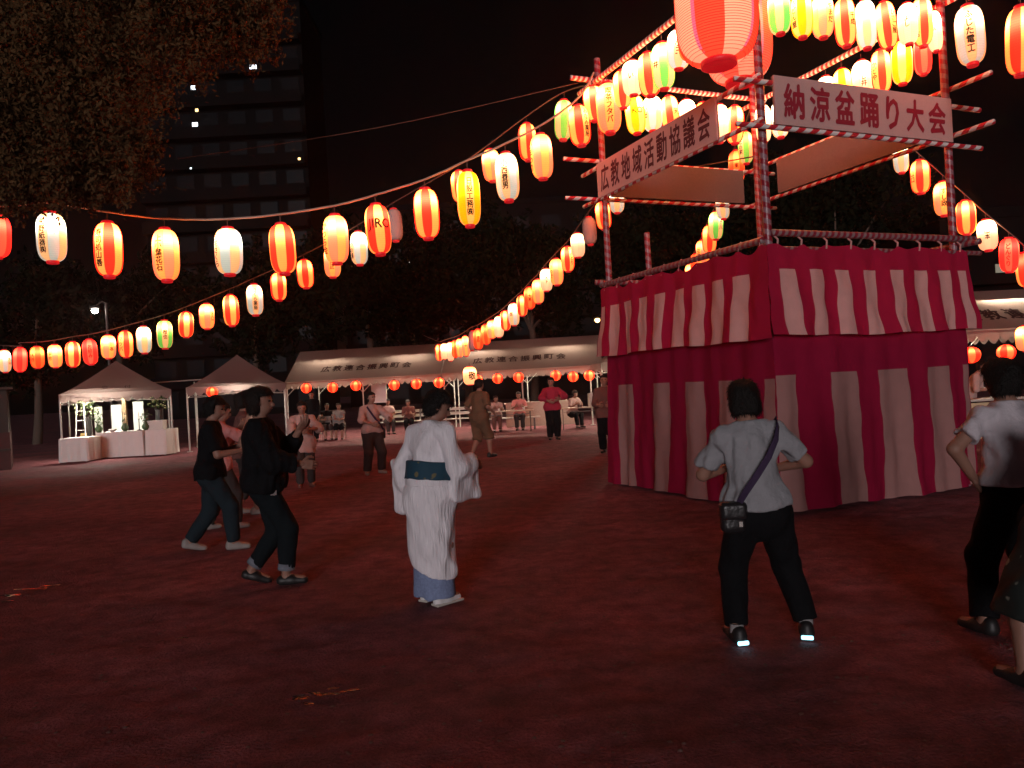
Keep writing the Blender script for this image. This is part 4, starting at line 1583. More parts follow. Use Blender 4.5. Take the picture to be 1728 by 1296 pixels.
# a relaxed right hand: +x along the fingers, +y thumb side, +z back of the hand
def hand_proto(curl):
    f = Field()
    f.box((.045, 0, 0), (.046, .040, .014), None, .013, .01)
    f.cone((-.02, 0, 0), (.03, 0, 0), .023, .026, .015, ((0, 0, 1), .7))
    for i, (y, ln, r) in enumerate(((.030, .072, .0088), (.010, .080, .0092), (-.011, .074, .0088), (-.030, .058, .0078))):
        p = np.array((.083 - abs(y) * .2, y, .002))
        an = curl * (.55 + .12 * i)
        sp = y * 1.6
        for j, fr in enumerate((.45, .31, .26)):
            q = p + ln * fr * np.array((math.cos(an), sp * .5 * (1 - j * .4), -math.sin(an)))
            f.cone(p, q, r * (1 - .09 * j), r * (.93 - .09 * j), .004)
            p = q
            an += curl * (.75 if j == 0 else .6)
    p = np.array((.018, .036, -.004))
    for q, r in ((np.array((.045, .062, -.014)), .0125), (np.array((.072, .070, -.024)), .0105), (np.array((.092, .066, -.034)), .009)):
        f.cone(p, q, r + .001, r, .006)
        p = q
    return f.mesh(.0042)


HAND_V, HAND_F = hand_proto(.55)
FIST_V, FIST_F = hand_proto(1.15)
SKIN = mat('skin', (.27, .135, .095), .55, vary=.06, scale=12)
HAIR = mat('black_hair', (.010, .008, .007), .68, bump=.8, scale=90, spec=.25)
EYE_M = mat('dark_eye', (.012, .01, .01), .25)
LIP_M = mat('lip', (.33, .12, .10), .5)


def arr(v):
    return np.array((v[0], v[1], v[2]), float)


def add_strands(V, F, upv, n, seed):
    """loose locks lying along the hair and lifting a little off its surface"""
    r = np.random.default_rng(seed)
    a, b, c = V[F[:, 0]], V[F[:, 1]], V[F[:, 2]]
    N = np.cross(b - a, c - a)
    N /= np.linalg.norm(N, axis=1)[:, None] + 1e-9
    k = r.integers(0, len(F), n)
    p, nn = V[F[k]].mean(1), N[k]
    dn = -upv + r.normal(size=(n, 3)) * .35
    dn -= nn * (dn * nn).sum(1)[:, None]
    dn /= np.linalg.norm(dn, axis=1)[:, None] + 1e-9
    sd = np.cross(nn, dn)
    L = r.uniform(.018, .045, (n, 1))
    w = r.uniform(.0010, .0022, (n, 1))
    lift = r.uniform(.001, .011, (n, 1))
    q0, q1, q2 = p - nn * .003, p + dn * L * .5 + nn * lift * .8, p + dn * L + nn * lift
    W = np.stack([q0 - sd * w, q0 + sd * w, q1 + sd * w, q1 - sd * w, q2 + sd * w * .4, q2 - sd * w * .4], 1).reshape(-1, 3)
    o = len(V) + 6 * np.arange(n)[:, None]
    F2 = np.concatenate([o + np.array([0, 1, 2, 3]), o + np.array([3, 2, 4, 5])])
    return np.concatenate([V, W]), np.concatenate([F, F2])


def make_person(label, pos, yaw, H, pose, outfit, h=.014, group=None):
    """pose in body units: x to the figure's right, y forwards, z up, metres"""
    P = dict(pelvis=(0, 0, .515 * H), lean=0.0, side=0.0, twist=0.0, rfoot=(.10, 0, 0, 8), lfoot=(-.10, 0, 0, -8), rhand=(.22, .10, .47 * H), lhand=(-.22, .10, .47 * H),
             relb=(.5, -1, -.2), lelb=(-.5, -1, -.2), headyaw=0.0, headpitch=0.0, fist=False, knee=(0, 1, 0))
    P.update(pose)
    O = dict(hair='short')
    O.update(outfit)
    t = thing('person', label, 'person', pos, -math.radians(yaw), group)
    s = H / 1.65
    pel = Vector(P['pelvis'])
    up = Vector((math.sin(math.radians(P['side'])), math.sin(math.radians(P['lean'])), 1.0))
    up = Vector((up.x, up.y, math.sqrt(max(.05, 1 - up.x ** 2 - up.y ** 2))))
    tw = math.radians(P['twist'])
    right = Vector((math.cos(tw), math.sin(tw), 0))
    right = (right - up * right.dot(up)).normalized()
    fwd = up.cross(right).normalized()
    hr = Vector((1, 0, 0))
    waist = pel + up * .11 * H
    chest = pel + up * .235 * H
    shc = pel + up * .284 * H
    neck = pel + up * .325 * H
    hy, hp = math.radians(P['headyaw']), math.radians(P['headpitch'])
    hf = (fwd * math.cos(hy) + right * math.sin(hy)).normalized()
    hu = (up.lerp(Vector((0, 0, 1)), .6)).normalized()
    hf = (hf - hu * hf.dot(hu)).normalized()
    hf2 = (hf * math.cos(hp) - hu * math.sin(hp)).normalized()
    hu2 = (hu * math.cos(hp) + hf * math.sin(hp)).normalized()
    hx = hf2.cross(hu2).normalized()
    head = neck + up * .028 * H + hu2 * .068 * H + hf2 * .012 * H
    RH = np.array((arr(hx), arr(hf2), arr(hu2))).T
    sh = {1: shc + right * .103 * H, -1: shc - right * .103 * H}
    hip = {1: pel + hr * .052 * H - Vector((0, 0, .012 * H)), -1: pel - hr * .052 * H - Vector((0, 0, .012 * H))}
    elb, wri, kne, ank, foot = {}, {}, {}, {}, {}
    for sd, hk, ek, fk in ((1, 'rhand', 'relb', 'rfoot'), (-1, 'lhand', 'lelb', 'lfoot')):
        elb[sd], wri[sd] = ik(sh[sd], P[hk], .172 * H, .150 * H, P[ek])
        fx, fy, fz = P[fk][:3]
        ank[sd] = Vector((fx, fy, fz + .048 * H))
        kn = Vector(P['knee']) + Vector((math.sin(math.radians(P[fk][3])) * .6, 0, 0))
        kne[sd], ank[sd] = ik(hip[sd], ank[sd], .238 * H, .232 * H, kn)
        a = math.radians(P[fk][3])
        pt = math.radians(P[fk][4]) if len(P[fk]) > 4 else 0.0      # pitch: toes down
        foot[sd] = Vector((math.sin(a) * math.cos(pt), math.cos(a) * math.cos(pt), -math.sin(pt)))
    # ---- continuous body
    f = Field()
    f.cone(pel, waist, .088 * H, .074 * H, .03, (fwd, .74))
    f.cone(waist, chest, .074 * H, .086 * H, .03, (fwd, .70))
    f.cone(chest, shc, .084 * H, .060 * H, .03, (fwd, .66))
    f.cone(sh[1] - up * .006 * H, sh[-1] - up * .006 * H, .033 * H, .033 * H, .03)
    for sd in (1, -1):
        f.cone(neck + up * .012 * H, sh[sd].lerp(shc, .35), .026 * H, .030 * H, .03)
    f.cone(hip[1], hip[-1], .066 * H, .066 * H, .03)
    f.cone(neck - up * .02 * H, head - hu2 * .03 * H, .033 * H, .031 * H, .02)
    f.ell(head + hu2 * .012 * H - hf2 * .004 * H, (.047 * H, .057 * H, .056 * H), RH, .02)
    f.ell(head - hu2 * .024 * H + hf2 * .017 * H, (.036 * H, .038 * H, .042 * H), RH, .02)
    f.cone(head + hf2 * .050 * H + hu2 * .004 * H, head + hf2 * .062 * H - hu2 * .014 * H, .006 * H, .010 * H, .010)
    for sd in (1, -1):
        f.ell(head + hx * (sd * .047 * H) - hu2 * .004 * H, (.007 * H, .014 * H, .019 * H), RH, .006)
        f.cone(sh[sd], elb[sd], .030 * H, .025 * H, .02)
        f.cone(elb[sd], wri[sd], .0255 * H, .016 * H, .015)
        f.cone(hip[sd], kne[sd], .056 * H, .037 * H, .025)
        f.cone(kne[sd], kne[sd].lerp(ank[sd], .35), .035 * H, .036 * H, .02)
        f.cone(kne[sd].lerp(ank[sd], .35), ank[sd], .036 * H, .022 * H, .02)
        f.cone(ank[sd] - Vector((0, 0, .018 * H)), ank[sd] - Vector((0, 0, .024 * H)) + foot[sd] * .085 * H, .024 * H, .018 * H, .015)
    V, F = f.mesh(h)
    Vs, Fs = [V], [F]
    off = len(V)
    for sd in (1, -1):
        d = (wri[sd] - elb[sd]).normalized()
        # thumb side points inwards/forwards
        th = Vector((-sd * .35, .6, .7))
        th = (th - d * th.dot(d)).normalized()
        bk = d.cross(th).normalized()
        HV, HF = (FIST_V, FIST_F) if P['fist'] else (HAND_V, HAND_F)
        M = np.array((arr(d), arr(th), arr(bk)))
        if sd == -1:
            M = np.array((arr(d), arr(th), -arr(bk)))
        W = (HV * s) @ M + arr(wri[sd])
        Fh = HF if sd == 1 else HF[:, ::-1]
        Vs.append(W); Fs.append(Fh + off); off += len(W)
    me = np_mesh('body', np.concatenate(Vs), np.concatenate(Fs))
    link('body', me, SKIN, t)
    for sd in (1, -1):
        e = head + hx * (sd * .019 * H) + hf2 * .0505 * H + hu2 * .006 * H
        me = MB().lathe([(.0005, -.0052 * H), (.006 * H, -.003 * H), (.0085 * H, 0), (.006 * H, .003 * H), (.0005, .0052 * H)], 8, e).mesh('eye', True)
        link('eye', me, EYE_M, t)
    g = Field().ell(head + hf2 * .053 * H - hu2 * .031 * H, (.014 * H, .006 * H, .005 * H), RH).mesh(.0035)
    link('mouth', np_mesh('mouth', *g), LIP_M, t)

    # ---- hair
    f = Field()
    hs = O['hair']
    big = 1.12 if hs in ('bob', 'full', 'bunlow') else 1.0
    f.ell(head + hu2 * .018 * H - hf2 * .010 * H, (.056 * H * big, .064 * H * big, .060 * H * big), RH, .02)
    f.ell(head - hu2 * .010 * H - hf2 * .026 * H, (.050 * H * big, .042 * H * big, .050 * H * big), RH, .02)
    if hs in ('bob', 'bunlow'):
        f.ell(head - hu2 * .035 * H - hf2 * .02 * H, (.058 * H, .045 * H, .045 * H), RH, .03)
    if hs in ('bun', 'bunlow'):
        f.ell(head + hu2 * .035 * H - hf2 * .072 * H, (.030 * H, .030 * H, .028 * H), RH, .015)
    if hs == 'long':
        f.cone(head - hf2 * .04 * H, shc - fwd * .06 * H, .048 * H, .04 * H, .03, (fwd, .6))
    hC, hF, hU = arr(head), arr(hf2), arr(hu2)

    def cutface(Pp, D):
        q = Pp - hC
        a = q @ hF - .012 * H
        b = .026 * H - (q @ hU) + .2 * (q @ hF)
        lower = -(q @ hU) - .062 * H                # no hair below the nape
        face = np.minimum(a, b)
        D = np.maximum(D, face)
        return D if hs in ('long',) else np.maximum(D, lower)
    f.post.append(cutface)
    V, F = f.mesh(h * .7, .0075, 5)
    if h < .015:
        V, F = add_strands(V, F, arr(hu2), 1500, int(H * 1000))
    link('hair', np_mesh('hair', V, F), HAIR, t)

    # ---- top
    tp = O.get('top')
    if tp:
        f = Field()
        lo = tp.get('loose', .012)
        hem = tp.get('hem', .49) * H
        f.cone(pel - up * (.02 * H), waist, .092 * H + lo, .080 * H + lo, .04, (fwd, .78))
        f.cone(waist, chest, .080 * H + lo, .090 * H + lo * .8, .04, (fwd, .74))
        f.cone(chest, shc - up * .005 * H, .088 * H + lo * .6, .058 * H + lo * .4, .04, (fwd, .70))
        f.cone(sh[1] - up * .006 * H, sh[-1] - up * .006 * H, .036 * H + lo * .3, .036 * H + lo * .3, .03)
        for sd in (1, -1):
            f.cone(neck + up * .006 * H, sh[sd].lerp(shc, .25), .030 * H + lo * .2, .034 * H + lo * .3, .03)
        f.cone(hip[1] + up * .03 * H, hip[-1] + up * .03 * H, .070 * H + lo, .070 * H + lo, .03)
        if hem < .47 * H:
            low = Vector((pel.x, pel.y, hem - .03))
            f.cone(pel, low, .098 * H + lo, .105 * H + lo * 1.4, .04, (fwd, .8))
        sl = tp.get('sleeve', .75)
        for sd in (1, -1):
            e1 = sh[sd].lerp(elb[sd], min(sl, 1.0))
            f.cone(sh[sd], e1, .036 * H + lo * .5, .033 * H + lo * .7, .03, None, False, sl < 1.0)
            if sl > 1.0:
                f.cone(elb[sd], elb[sd].lerp(wri[sd], min(sl - 1, .97)), .033 * H + lo * .6, .024 * H + lo * .5, .03, None, False, True)
        nk, nu = arr(neck), arr(up)

        def cuts(Pp, D, hem=hem):
            D = np.maximum(D, hem + .012 * np.sin(Pp[..., 0] * 14 + Pp[..., 1] * 9) - Pp[..., 2])
            return np.maximum(D, (Pp - nk) @ nu - .016 * H)
        f.post.append(cuts)
        V, F = f.mesh(h, tp.get('fold', .008), tp.get('seed', 3))
        link(tp.get('name', 'shirt'), np_mesh('shirt', V, F), tp['mat'], t)
    # ---- trousers or skirt
    bt = O.get('bottom')
    if bt:
        f = Field()
        lo = bt.get('loose', .010)
        f.cone(pel + up * .05 * H, pel - up * .02 * H, .082 * H + lo * .5, .088 * H + lo, .03, (fwd, .78))
        f.cone(hip[1], hip[-1], .068 * H + lo * .6, .068 * H + lo * .6, .03)
        if bt.get('skirt'):
            c0 = (ank[1] + ank[-1]) / 2
            c = Vector((c0.x, c0.y, bt['skirt'] * H))
            f.cone(pel, c, .095 * H, bt.get('flare', .16) * H, .04, (fwd, .85), False, True)
        else:
            ln = bt.get('len', .96)
            for sd in (1, -1):
                f.cone(hip[sd], kne[sd], .060 * H + lo, .042 * H + lo, .03)
                f.cone(kne[sd], kne[sd].lerp(ank[sd], ln), .042 * H + lo, bt.get('cuff', .034) * H + lo, .03, None, False, True)
        V, F = f.mesh(h, bt.get('fold', .006), bt.get('seed', 8))
        link('skirt' if bt.get('skirt') else 'trousers', np_mesh('trousers', V, F), bt['mat'], t)
    # ---- shoes
    if O.get('shoe') is not None:
        for sd in (1, -1):
            f = Field()
            z0 = ank[sd].z - .048 * H
            d = foot[sd]
            a = ank[sd] - Vector((0, 0, .026 * H)) - d * .022 * H
            b = ank[sd] - Vector((0, 0, .030 * H)) + d * .088 * H
            f.cone(a, a + d * .05 * H, .027 * H, .026 * H, .02)
            f.cone(a + d * .04 * H, b, .027 * H, .020 * H, .02)
            if O.get('hightop', True):
                f.cone(a + Vector((0, 0, .02 * H)), a - Vector((0, 0, .0)), .025 * H, .026 * H, .02)
            nn = Vector((d.x * 0, d.y * 0, 1))
            dn = arr(d); an = arr(ank[sd]) - np.array((0, 0, .046 * H))
            upn = np.array((0, 0, 1.0)) - dn * dn[2]; upn /= np.linalg.norm(upn)
            f.post.append(lambda Pp, D, an=an, upn=upn: np.maximum(D, -((Pp - an) @ upn)))
            V, F = f.mesh(max(.008, h * .7))
            so = link('shoe', np_mesh('shoe', V, F), O['shoe'], t)
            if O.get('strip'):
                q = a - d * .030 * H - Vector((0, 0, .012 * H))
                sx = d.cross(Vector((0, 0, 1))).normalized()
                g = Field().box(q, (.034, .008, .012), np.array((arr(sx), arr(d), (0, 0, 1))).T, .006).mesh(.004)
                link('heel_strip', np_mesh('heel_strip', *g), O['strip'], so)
    info = dict(root=t, pel=pel, waist=waist, chest=chest, shc=shc, neck=neck, head=head, sh=sh, elb=elb, wri=wri, hip=hip, kne=kne, ank=ank,
                fwd=fwd, right=right, up=up, hf=hf2, hu=hu2, hx=hx, foot=foot)
    info['M'] = Matrix.Translation(Vector(pos)) @ Matrix.Rotation(-math.radians(yaw), 4, 'Z')
    return info


# cloth colours
TEE_GREY = cloth_mat('tee_grey', (.27, .265, .28), 0, .9, 16)
TEE_WHITE = cloth_mat('tee_white', (.50, .45, .48), 0, .9, 16)
BLACK_CLOTH = cloth_mat('black_cloth', (.005, .005, .006), 0, .9, 14)
DENIM = cloth_mat('dark_denim', (.014, .022, .028), 0, .3, 30)
DENIM_DARK = cloth_mat('black_denim', (.006, .009, .011), 0, .3, 30)
KIMONO = cloth_mat('kimono_cotton', (.82, .77, .80), 0, .3, 20, .05)
kn_, kl_ = nodes_of(KIMONO)
km_ = kn_.new('ShaderNodeMapping')
km_.inputs['Scale'].default_value = (3.2, 3.2, .22)
ktc_ = kn_.new('ShaderNodeTexCoord')
kl_.new(ktc_.outputs['Object'], km_.inputs['Vector'])
for nd_ in kn_:
    if nd_.type == 'TEX_NOISE':
        kl_.new(km_.outputs[0], nd_.inputs['Vector'])
    if nd_.type == 'MIX':
        nd_.inputs[6].default_value = (.60, .56, .60, 1)
        nd_.inputs[7].default_value = (.93, .88, .90, 1)
    if nd_.type == 'BUMP':
        nd_.inputs['Strength'].default_value = .7
UNDER = cloth_mat('blue_underskirt', (.20, .25, .40), 0, .35, 60, .35)
PINK_SHIRT = cloth_mat('pale_shirt', (.44, .30, .27), 0, .3, 25)
CREAM_SHIRT = cloth_mat('cream_shirt', (.44, .30, .27), 0, .3, 25)
BEIGE = cloth_mat('beige_suit', (.13, .075, .045), 0, .3, 25)
RED_TOP = cloth_mat('red_happi', (.33, .025, .05), 0, .3, 25)
ROSE = cloth_mat('rose_shirt', (.55, .22, .20), 0, .3, 25)
GREY_TROUS = cloth_mat('grey_trousers', (.045, .034, .032), 0, .3, 25)
BROWN = cloth_mat('brown_cloth', (.14, .06, .05), 0, .3, 25)
SHOE_DARK = mat('dark_shoe', (.015, .013, .013), .5)
SHOE_WHITE = mat('white_shoe', (.26, .22, .20), .6)
TABI = mat('white_tabi', (.68, .66, .66), .8)
REFLECTOR_GLOW = emit('lit_reflector_strip', (.35, .85, 1.0), 3.0)  # emission stands in for reflector tape sending back the flash


def patterned(name, base, spot, scale):
    m = bpy.data.materials.new(name)
    m.use_nodes = True
    n, l = nodes_of(m)
    b = n['Principled BSDF']
    b.inputs['Roughness'].default_value = .8
    tc = n.new('ShaderNodeTexCoord')
    v = n.new('ShaderNodeTexVoronoi'); v.inputs['Scale'].default_value = scale
    l.new(tc.outputs['Object'], v.inputs['Vector'])
    nz = n.new('ShaderNodeTexNoise'); nz.inputs['Scale'].default_value = scale * 1.6
    l.new(tc.outputs['Object'], nz.inputs['Vector'])
    s = math_node(n, l, 'ADD', v.outputs['Distance'], math_node(n, l, 'MULTIPLY', nz.outputs[0], .5))
    cr = n.new('ShaderNodeValToRGB')
    cr.color_ramp.elements[0].position = .42; cr.color_ramp.elements[0].color = (*spot, 1)
    cr.color_ramp.elements[1].position = .50; cr.color_ramp.elements[1].color = (*base, 1)
    l.new(s, cr.inputs[0]); l.new(cr.outputs[0], b.inputs['Base Color'])
    return m


OBI = patterned('obi_brocade', (.008, .045, .075), (.13, .11, .055), 14)
FLORAL = patterned('floral_cotton', (.006, .010, .008), (.26, .27, .22), 11)

# ---- woman in the white yukata
HK = 1.57
kp = ground_at(735, 1016)
KY = 38
k = make_person('person in a white yukata with a teal obi and blue underskirt, dancing with back turned', (kp.x, kp.y, 0), KY, HK,
                dict(pelvis=(0, 0, .822), lean=5, headyaw=48, headpitch=26, rfoot=(.09, -.02, 0, 10), lfoot=(-.09, .02, 0, -4),
                     rhand=(.20, .30, 1.00), lhand=(-.29, .06, .80), relb=(.35, -.35, -1), lelb=(-.5, -.6, 0)),
                dict(hair='full', shoe=TABI, hightop=False), .011)
tk = k['root']
f = Field()
fw = k['fwd']
f.cone(k['pel'] - Vector((0, 0, .03)), k['waist'], .196, .142, .05, (fw, .82))
f.cone(k['waist'], k['chest'], .142, .150, .04, (fw, .80))
f.cone(k['chest'], k['shc'], .148, .098, .04, (fw, .76))
f.cone(k['sh'][1], k['sh'][-1], .058, .058, .05)
for sd in (1, -1):
    f.cone(k['neck'] + k['up'] * .012, k['sh'][sd].lerp(k['shc'], .2), .050, .056, .04)
f.cone(k['pel'], (0, .0, .16), .196, .178, .05, ((0, 1, 0), .86))
f.cone(k['neck'] - k['up'] * .05 - fw * .02, k['neck'] + k['up'] * .030 - fw * .028, .066, .058, .015, None, False, True)
# right arm held forwards, left arm hanging, each in a wide sleeve
a_, e_, w_ = k['sh'][1], k['elb'][1], k['wri'][1]
f.cone(a_, e_, .072, .074, .03)
f.cone(e_, e_.lerp(w_, .80), .078, .070, .04, None, False, True)
d_ = (w_ - e_); d_.z = 0; d_.normalize()
nn_ = d_.cross(Vector((0, 0, 1))).normalized()
c_ = e_.lerp(w_, .42)
f.box((c_.x, c_.y, c_.z - .09), (.17, .165, .024), np.array((arr(d_), (0, 0, 1), arr(nn_))).T, .022, .03)
a_, e_, w_ = k['sh'][-1], k['elb'][-1], k['wri'][-1]
f.cone(a_, e_, .070, .064, .03)
f.cone(e_, e_.lerp(w_, .80), .074, .066, .04, None, False, True)
c_ = e_.lerp(w_, .55)
f.box((c_.x - .045, c_.y, c_.z - .05), (.085, .040, .21), None, .035, .03)


def kim_hem(Pp, D):
    hem = .265 - .44 * Pp[..., 0] + .06 * Pp[..., 1]
    D = np.maximum(D, hem - Pp[..., 2])
    nk = arr(k['neck']) + arr(k['up']) * .032
    return np.maximum(D, (Pp - nk) @ arr(k['up']) - .0)


f.post.append(kim_hem)
V, F = f.mesh(.011, .013, 21)
link('yukata', np_mesh('yukata', V, F), KIMONO, tk)
f = Field()
f.cone((0, 0, .6), (0, 0, .055), .150, .166, .03, ((0, 1, 0), .86), False, True)
V, F = f.mesh(.011, .006, 22)
link('underskirt', np_mesh('underskirt', V, F), UNDER, tk)
f = Field()
w0 = k['pel'] + k['up'] * .10
f.cone(w0, w0 + k['up'] * .135, .205, .190, .02, (fw, .86), True, True)
V, F = f.mesh(.009, .007, 23)
link('obi', np_mesh('obi', V, F), OBI, tk)
f = Field()
f.cone(w0 - k['up'] * .045, w0 + k['up'] * .01, .200, .198, .02, (fw, .86), True, True)
V, F = f.mesh(.011, .008, 24)
link('tucked_fold', np_mesh('tucked_fold', V, F), KIMONO, tk)
for sd in (1, -1):
    a = k['ank'][sd]
    d = k['foot'][sd]
    c = a + d * .05
    me = Field().box((c.x, c.y, .009), (.045, .125, .010), np.array((arr(d.cross(Vector((0, 0, 1)))), arr(d), (0, 0, 1))).T, .008).mesh(.006)
    link('sandal', np_mesh('sandal', *me), mat('straw_sandal', (.5, .45, .40), .7), tk)

# ---- woman in the grey tee with a shoulder bag
wp = ground_at(1296, 1078)
w = make_person('person in a pale grey tee and black trousers with reflective heels, dancing with back turned', (wp.x, wp.y, 0), 4, 1.56,
                dict(pelvis=(-.02, 0, .775), lean=4, side=-3, rfoot=(.235, .03, 0, 14), lfoot=(-.185, -.03, 0, -12), headpitch=14, headyaw=8,
                     rhand=(.16, .26, .98), lhand=(-.12, .26, 1.0), relb=(1, -.6, -.2), lelb=(-1, -.5, -.4)),
                dict(hair='bob', top=dict(mat=TEE_GREY, sleeve=.78, hem=.505, loose=.020, fold=.014), bottom=dict(mat=BLACK_CLOTH, loose=.016, len=.94, cuff=.034),
                     shoe=SHOE_DARK, strip=REFLECTOR_GLOW), .011)
for sd in (1, -1):
    q = w['ank'][sd]
    me = MB().tube([q + Vector((0, 0, .035)), q - Vector((0, 0, .02))], .041, 12).mesh('sock', True)
    link('sock', me, mat('grey_sock', (.35, .33, .33), .8), w['root'])
# bag hangs from the right shoulder across the back to the left hip
LEATHER = mat('bag_leather', (.016, .014, .015), .35, bump=.2, scale=30)
STRAP = cloth_mat('strap_webbing', (.045, .028, .06), 0, .3, 60)
M = w['M']
bagc = M @ Vector((-.185, -.10, .75))
bag = thing('shoulder_bag', 'black shoulder bag on a purple strap hanging at the hip of the grey tee', 'bag', bagc, -math.radians(4))
me = Field().box((0, 0, 0), (.075, .045, .085), None, .035).mesh(.008, .004)
link('pouch', np_mesh('pouch', *me), LEATHER, bag)
link('flap', np_mesh('flap', *Field().box((0, -.008, .04), (.079, .046, .055), None, .03).mesh(.008)), LEATHER, bag)
link('buckle', MB().box((.03, -.058, -.03), (.02, .012, .03)).mesh('buckle'), mat('buckle_metal', (.7, .65, .6), .25, .9), bag)
inv = Matrix.Rotation(math.radians(4), 4, 'Z') @ Matrix.Translation(-bagc)
sr = w['sh'][1]
pts = [(-.155, -.125, .83), (-.12, -.158, .90), (-.05, -.168, 1.0), (.02, -.160, 1.10), (.075, -.135, 1.20), (.105, -.075, 1.275), (.115, -.01, 1.305), (.105, .07, 1.25), (.04, .15, 1.10), (-.10, .165, .93), (-.175, .09, .81)]
vs, fs = [], []
Pw = [Vector(p) for p in pts]
for i, p in enumerate(Pw):
    d = (Pw[min(i + 1, len(Pw) - 1)] - Pw[max(i - 1, 0)]).normalized()
    c0 = Vector((0.0, 0, p.z))
    nrm = (p - c0); nrm = (nrm - d * nrm.dot(d)).normalized()
    sdv = d.cross(nrm).normalized()
    for a, b in ((-.019, .0), (.019, .0), (.019, .004), (-.019, .004)):
        vs.append(inv @ (M @ (p + sdv * a + nrm * b)))
for i in range(len(Pw) - 1):
    for j in range(4):
        fs.append((i * 4 + j, i * 4 + (j + 1) % 4, i * 4 + 4 + (j + 1) % 4, i * 4 + 4 + j))
link('strap', MB().add(vs, fs).mesh('strap', False), STRAP, bag)

# ---- person in the white tee at the picture edge
rp = ground_at(1712, 1060)
make_person('person in a white tee and black trousers with one hand on the hip', (rp.x, rp.y, 0), -8, 1.59,
            dict(pelvis=(.06, 0, .80), lean=4, rfoot=(.22, .05, 0, 12), lfoot=(-.215, -.03, 0, -14), headpitch=8,
                 rhand=(.26, .20, .92), lhand=(-.17, .05, .89), lelb=(-1, -.15, .0), relb=(1, -.4, 0)),
            dict(hair='bob', top=dict(mat=TEE_WHITE, sleeve=.62, hem=.54, loose=.026, fold=.014, seed=6), bottom=dict(mat=BLACK_CLOTH, loose=.018, len=.95, seed=9),
                 shoe=SHOE_DARK), .012)

# ---- person in a floral skirt, mostly outside the picture
fp = ground_at(1772, 1152)
make_person('person in a dark floral skirt at the picture edge, mostly out of view', (fp.x, fp.y, 0), -10, 1.52,
            dict(pelvis=(.10, 0, .77), lean=8, side=38, rfoot=(.18, .02, 0, 10), lfoot=(-.14, .0, 0, -8), rhand=(.95, .3, .9), lhand=(.75, .4, .85)),
            dict(hair='short', top=dict(mat=BLACK_CLOTH, sleeve=.9, hem=.50, loose=.02), bottom=dict(mat=FLORAL, skirt=.20, flare=.175), shoe=SHOE_DARK,
                 strip=REFLECTOR_GLOW), .014)

# ---- woman in black
bp_ = ground_at(452, 985)
b = make_person('person in a loose black top and rolled dark jeans, hair in a bun', (bp_.x, bp_.y, 0), 82, 1.70,
                dict(pelvis=(0, .02, .85), lean=-2, rfoot=(.09, .17, 0, 4), lfoot=(-.07, -.15, .03, -4, 18), headyaw=10, headpitch=4,
                     rhand=(.13, .36, 1.02), lhand=(-.12, .32, 1.30), relb=(.6, -.6, -.8), lelb=(-.5, -.2, -1)),
                dict(hair='bunlow', top=dict(mat=BLACK_CLOTH, sleeve=1.75, hem=.47, loose=.060, fold=.012, name='blouse', seed=13), bottom=dict(mat=DENIM_DARK, loose=.012, len=.82, cuff=.033),
                     shoe=SHOE_DARK, hightop=False), .012)
for sd in (1, -1):
    q = b['kne'][sd].lerp(b['ank'][sd], .80)
    d = (b['ank'][sd] - b['kne'][sd]).normalized()
    link('rolled_cuff', MB().tube([q - d * .025, q + d * .03], .072, 14).mesh('rolled_cuff', True), cloth_mat('cuff_denim', (.16, .17, .20), 0, .3, 30), b['root'])
q = b['head'] - b['hf'] * .115 + b['hu'] * .03
link('hair_clip', MB().box(q, (.05, .025, .06), .3).mesh('hair_clip'), mat('clip_metal', (.6, .55, .52), .3, .6), b['root'])
kq = b['M'] @ Vector((.19, .12, .80))
ch = thing('key_charm', 'silver charm swinging at the thigh of the loose black top', 'charm', kq)
link('plate', MB().box((0, 0, 0), (.05, .02, .04), .4).mesh('plate'), mat('charm_metal', (.75, .72, .7), .2, .8), ch)
link('loop', MB().tube([(0, 0, .02), (0, .01, .09)], .004, 5).mesh('loop'), mat('charm_metal', (.75, .72, .7), .2, .8), ch)

# ---- man in the black tee
mp_ = ground_at(362, 928)
make_person('person in a black tee and jeans in mid stride, behind the loose black top', (mp_.x, mp_.y, 0), 78, 1.66,
            dict(pelvis=(0, 0, .825), lean=4, rfoot=(.08, .21, 0, 4), lfoot=(-.08, -.26, .02, -4, 14), headyaw=12, headpitch=14,
                 rhand=(.10, .34, 1.05), lhand=(-.10, .30, 1.10), relb=(.6, -.8, -.6), lelb=(-.6, -.8, -.6)),
            dict(hair='full', top=dict(mat=BLACK_CLOTH, sleeve=.85, hem=.46, loose=.026, fold=.010, seed=17), bottom=dict(mat=DENIM, loose=.016, len=.96), shoe=SHOE_WHITE), .013)
# ---- person behind them holding a lit phone
hp_ = ground_at(376, 893)
hq = make_person('person in a rose shirt holding up a lit phone, hidden behind the black tee', (hp_.x, hp_.y, 0), 60, 1.58,
                 dict(pelvis=(0, 0, .80), lean=3, rfoot=(.10, .14, 0, 4), lfoot=(-.10, -.16, 0, -4), headpitch=16,
                      rhand=(.06, .36, 1.32), lhand=(-.10, .28, 1.22), relb=(.5, -.4, -1), lelb=(-.5, -.4, -1)),
                 dict(hair='short', top=dict(mat=ROSE, sleeve=.9, hem=.46, loose=.025), bottom=dict(mat=GREY_TROUS, loose=.015), shoe=SHOE_WHITE), .016)
ph_ = hq['M'] @ (hq['wri'][1] + Vector((0, .07, .06)))
phn = thing('phone', 'lit phone held up by the person in the rose shirt', 'phone', ph_, -math.radians(60))
link('casing', MB().box((0, .006, 0), (.072, .008, .145)).mesh('casing'), BLACK, phn)
link('screen', MB().box((0, .0, 0), (.064, .004, .13)).mesh('screen'), emit('phone_screen', (1, .93, .85), 2.5), phn)
hp2 = ground_at(418, 868)
